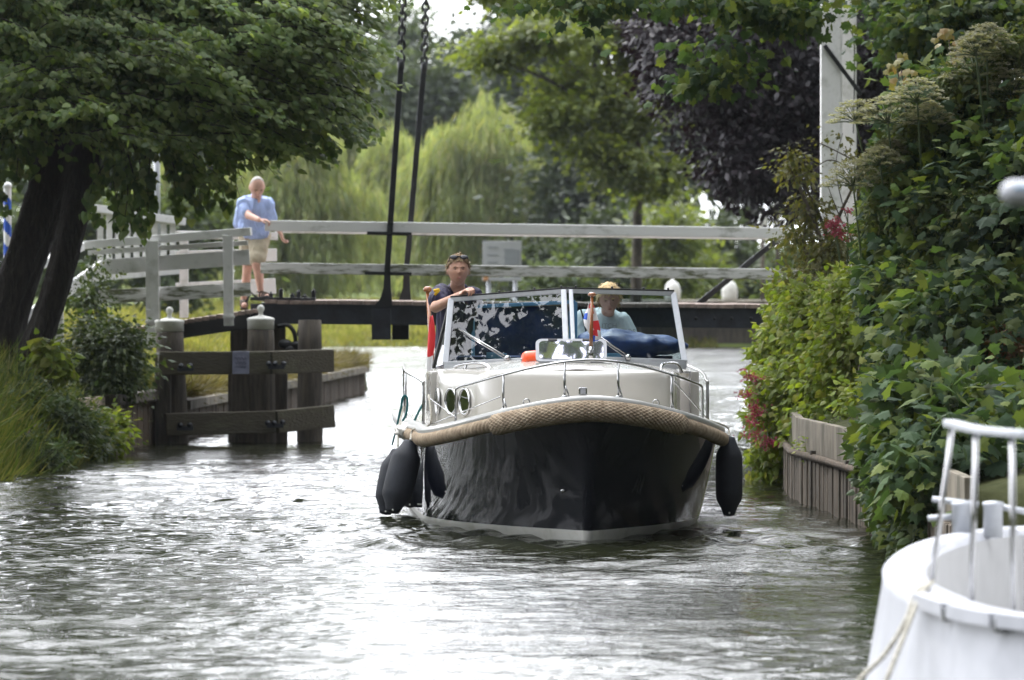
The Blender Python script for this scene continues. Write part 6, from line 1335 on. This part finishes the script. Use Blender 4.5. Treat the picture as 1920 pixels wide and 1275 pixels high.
blades('lawn_grass', 'short bright grass on the slope beyond the bridge', 42000, (.05, 4.5), (63.5, 90), 0, .15, LF['lawn'], wv=.16)
n_ = 9000; Y_ = RNG.uniform(66, 90, n_); E = bank_l(Y_); pos = np.stack([E - RNG.uniform(0, .5, n_), Y_, .45 + RNG.uniform(0, .15, n_)], 1)
tag(scatter('dry_reeds', pos, np.stack([RNG.normal(size=n_) * .3 + .45, -.2 + RNG.normal(size=n_) * .3, RNG.uniform(-.4, .9, n_)], 1), RNG.normal(size=(n_, 3)), .28, 'blade', LF['reed'], None, .08), 'dry brown grass fringe on the quay edge', kind='stuff')
n_ = 30000; Y_ = 147 + 60 * RNG.random(n_) ** 1.6; Xg = RNG.uniform(-14, 6, n_); Zg = np.interp(Y_, fy, fz); pos = np.stack([Xg, Y_, Zg], 1)
tag(scatter('lawn_tufts', pos, RNG.normal(size=(n_, 3)) * .4 + np.array([0, 0, 1]), RNG.normal(size=(n_, 3)) + np.array([0, -1, 0]), .3, 'blade', LF['lawn'], None, .2), 'tufts of the far lawn', kind='stuff')
region('nettle_patch', 'mixed green nettles and herbs on the left bank slope down to the water', 'herbs', LF['ivy'], 24000, .07, 'oval', [blob(30, 770, 55.5, 60, 50, .5), blob(110, 790, 56, 60, 45, .5), blob(50, 850, 54, 80, 28, .4), blob(150, 830, 57, 40, 28, .4), blob(10, 720, 56.6, 40, 30, .4), blob(70, 720, 57.2, 40, 30, .3), blob(-60, 800, 54, 60, 60, .5)], (X_(80, 56.2), 56.5, .4), clump=.14, per=16, droop=.3, stems=26, width=.8)
region('elder_bush', 'dark leafy bush beside the ramp between the linden and the piles', 'shrub', LF['ivy'], 15000, .065, 'oval', [blob(195, 680, 60.3, 60, 50, .4), blob(185, 625, 60.6, 34, 30, .3), blob(218, 650, 60.2, 36, 45, .4), blob(165, 560, 61, 16, 30, .2, .5), blob(222, 715, 60, 28, 30, .3), blob(180, 500, 61.4, 14, 26, .2, .25)], (X_(185, 60.5), 60.8, .7), clump=.17, per=16, stems=14, width=1.)
region('yellow_green_shoots', 'yellow green young shoots at the foot of the linden beside the grey post', 'shrub', LF['vine'], 1100, .085, 'heart', [blob(92, 668, 57, 16, 28, .15), blob(110, 690, 57, 14, 14, .1)], (X_(92, 57), 57.2, .95), clump=.08, per=8, stems=6)
region('marigold_clump', 'light green clump with yellowish leaves at the water beside the bank corner', 'herbs', LF['vine'], 3000, .075, 'oval', [blob(180, 800, 57.6, 18, 35, .2), blob(200, 825, 58, 26, 16, .2), blob(212, 800, 58.6, 16, 22, .2)], (X_(188, 57.8), 58, .3), clump=.1, per=12, stems=8)
e = empty('bank_edging', (-4.85, 59.3, .3), 0, 'pale stone edging block at the corner of the left bank', 'stone edging'); mb = MB(); mb.box((.02, 0, -.1), (.10, 1.6, .9), Matrix.Rotation(-.14, 3, 'Z'), 0, .03); mb.build('block', mat('pinkish stone', (.34, .27, .23), .9, var=.25, vscale=9, bump=.6), e)
pos = []; tv = []; mb = MB(); e = empty('hanging_branches', P(1500, 300, 51.6), 0, 'thin bare twigs of the rose against the white post', 'twigs')
for pts in (((1600, 480), (1590, 420), (1572, 350), (1568, 300), (1580, 250)), ((1620, 330), (1560, 300), (1520, 320), (1460, 345)), ((1600, 300), (1540, 270), (1505, 262), (1440, 290)), ((1580, 420), (1560, 370), (1553, 350))): q = spline([P(x, y_, 51.6) - e.location for x, y_ in pts], 6); mb.tube(q, list(np.linspace(.008, .003, len(q))), 5)
mb.pieces('twig', M['bark2'], e)
print('objects', len(bpy.data.objects))
# ------------------------------------------------------------------ summer air
hz = bpy.data.materials.new('thin haze'); hz.use_nodes = True; hn = hz.node_tree; hn.nodes.clear(); ho = hn.nodes.new('ShaderNodeOutputMaterial'); pv = hn.nodes.new('ShaderNodeVolumePrincipled')
pv.inputs['Color'].default_value = (.85, .92, 1, 1); pv.inputs['Density'].default_value = .00008; pv.inputs['Anisotropy'].default_value = .3; hn.links.new(pv.outputs[0], ho.inputs['Volume'])
mb = MB(); mb.box((0, 440, 13), (1300, 1120, 30.6)); o = mb.build('haze', hz); tag(o, 'thin summer haze over the canal and park', kind='stuff')
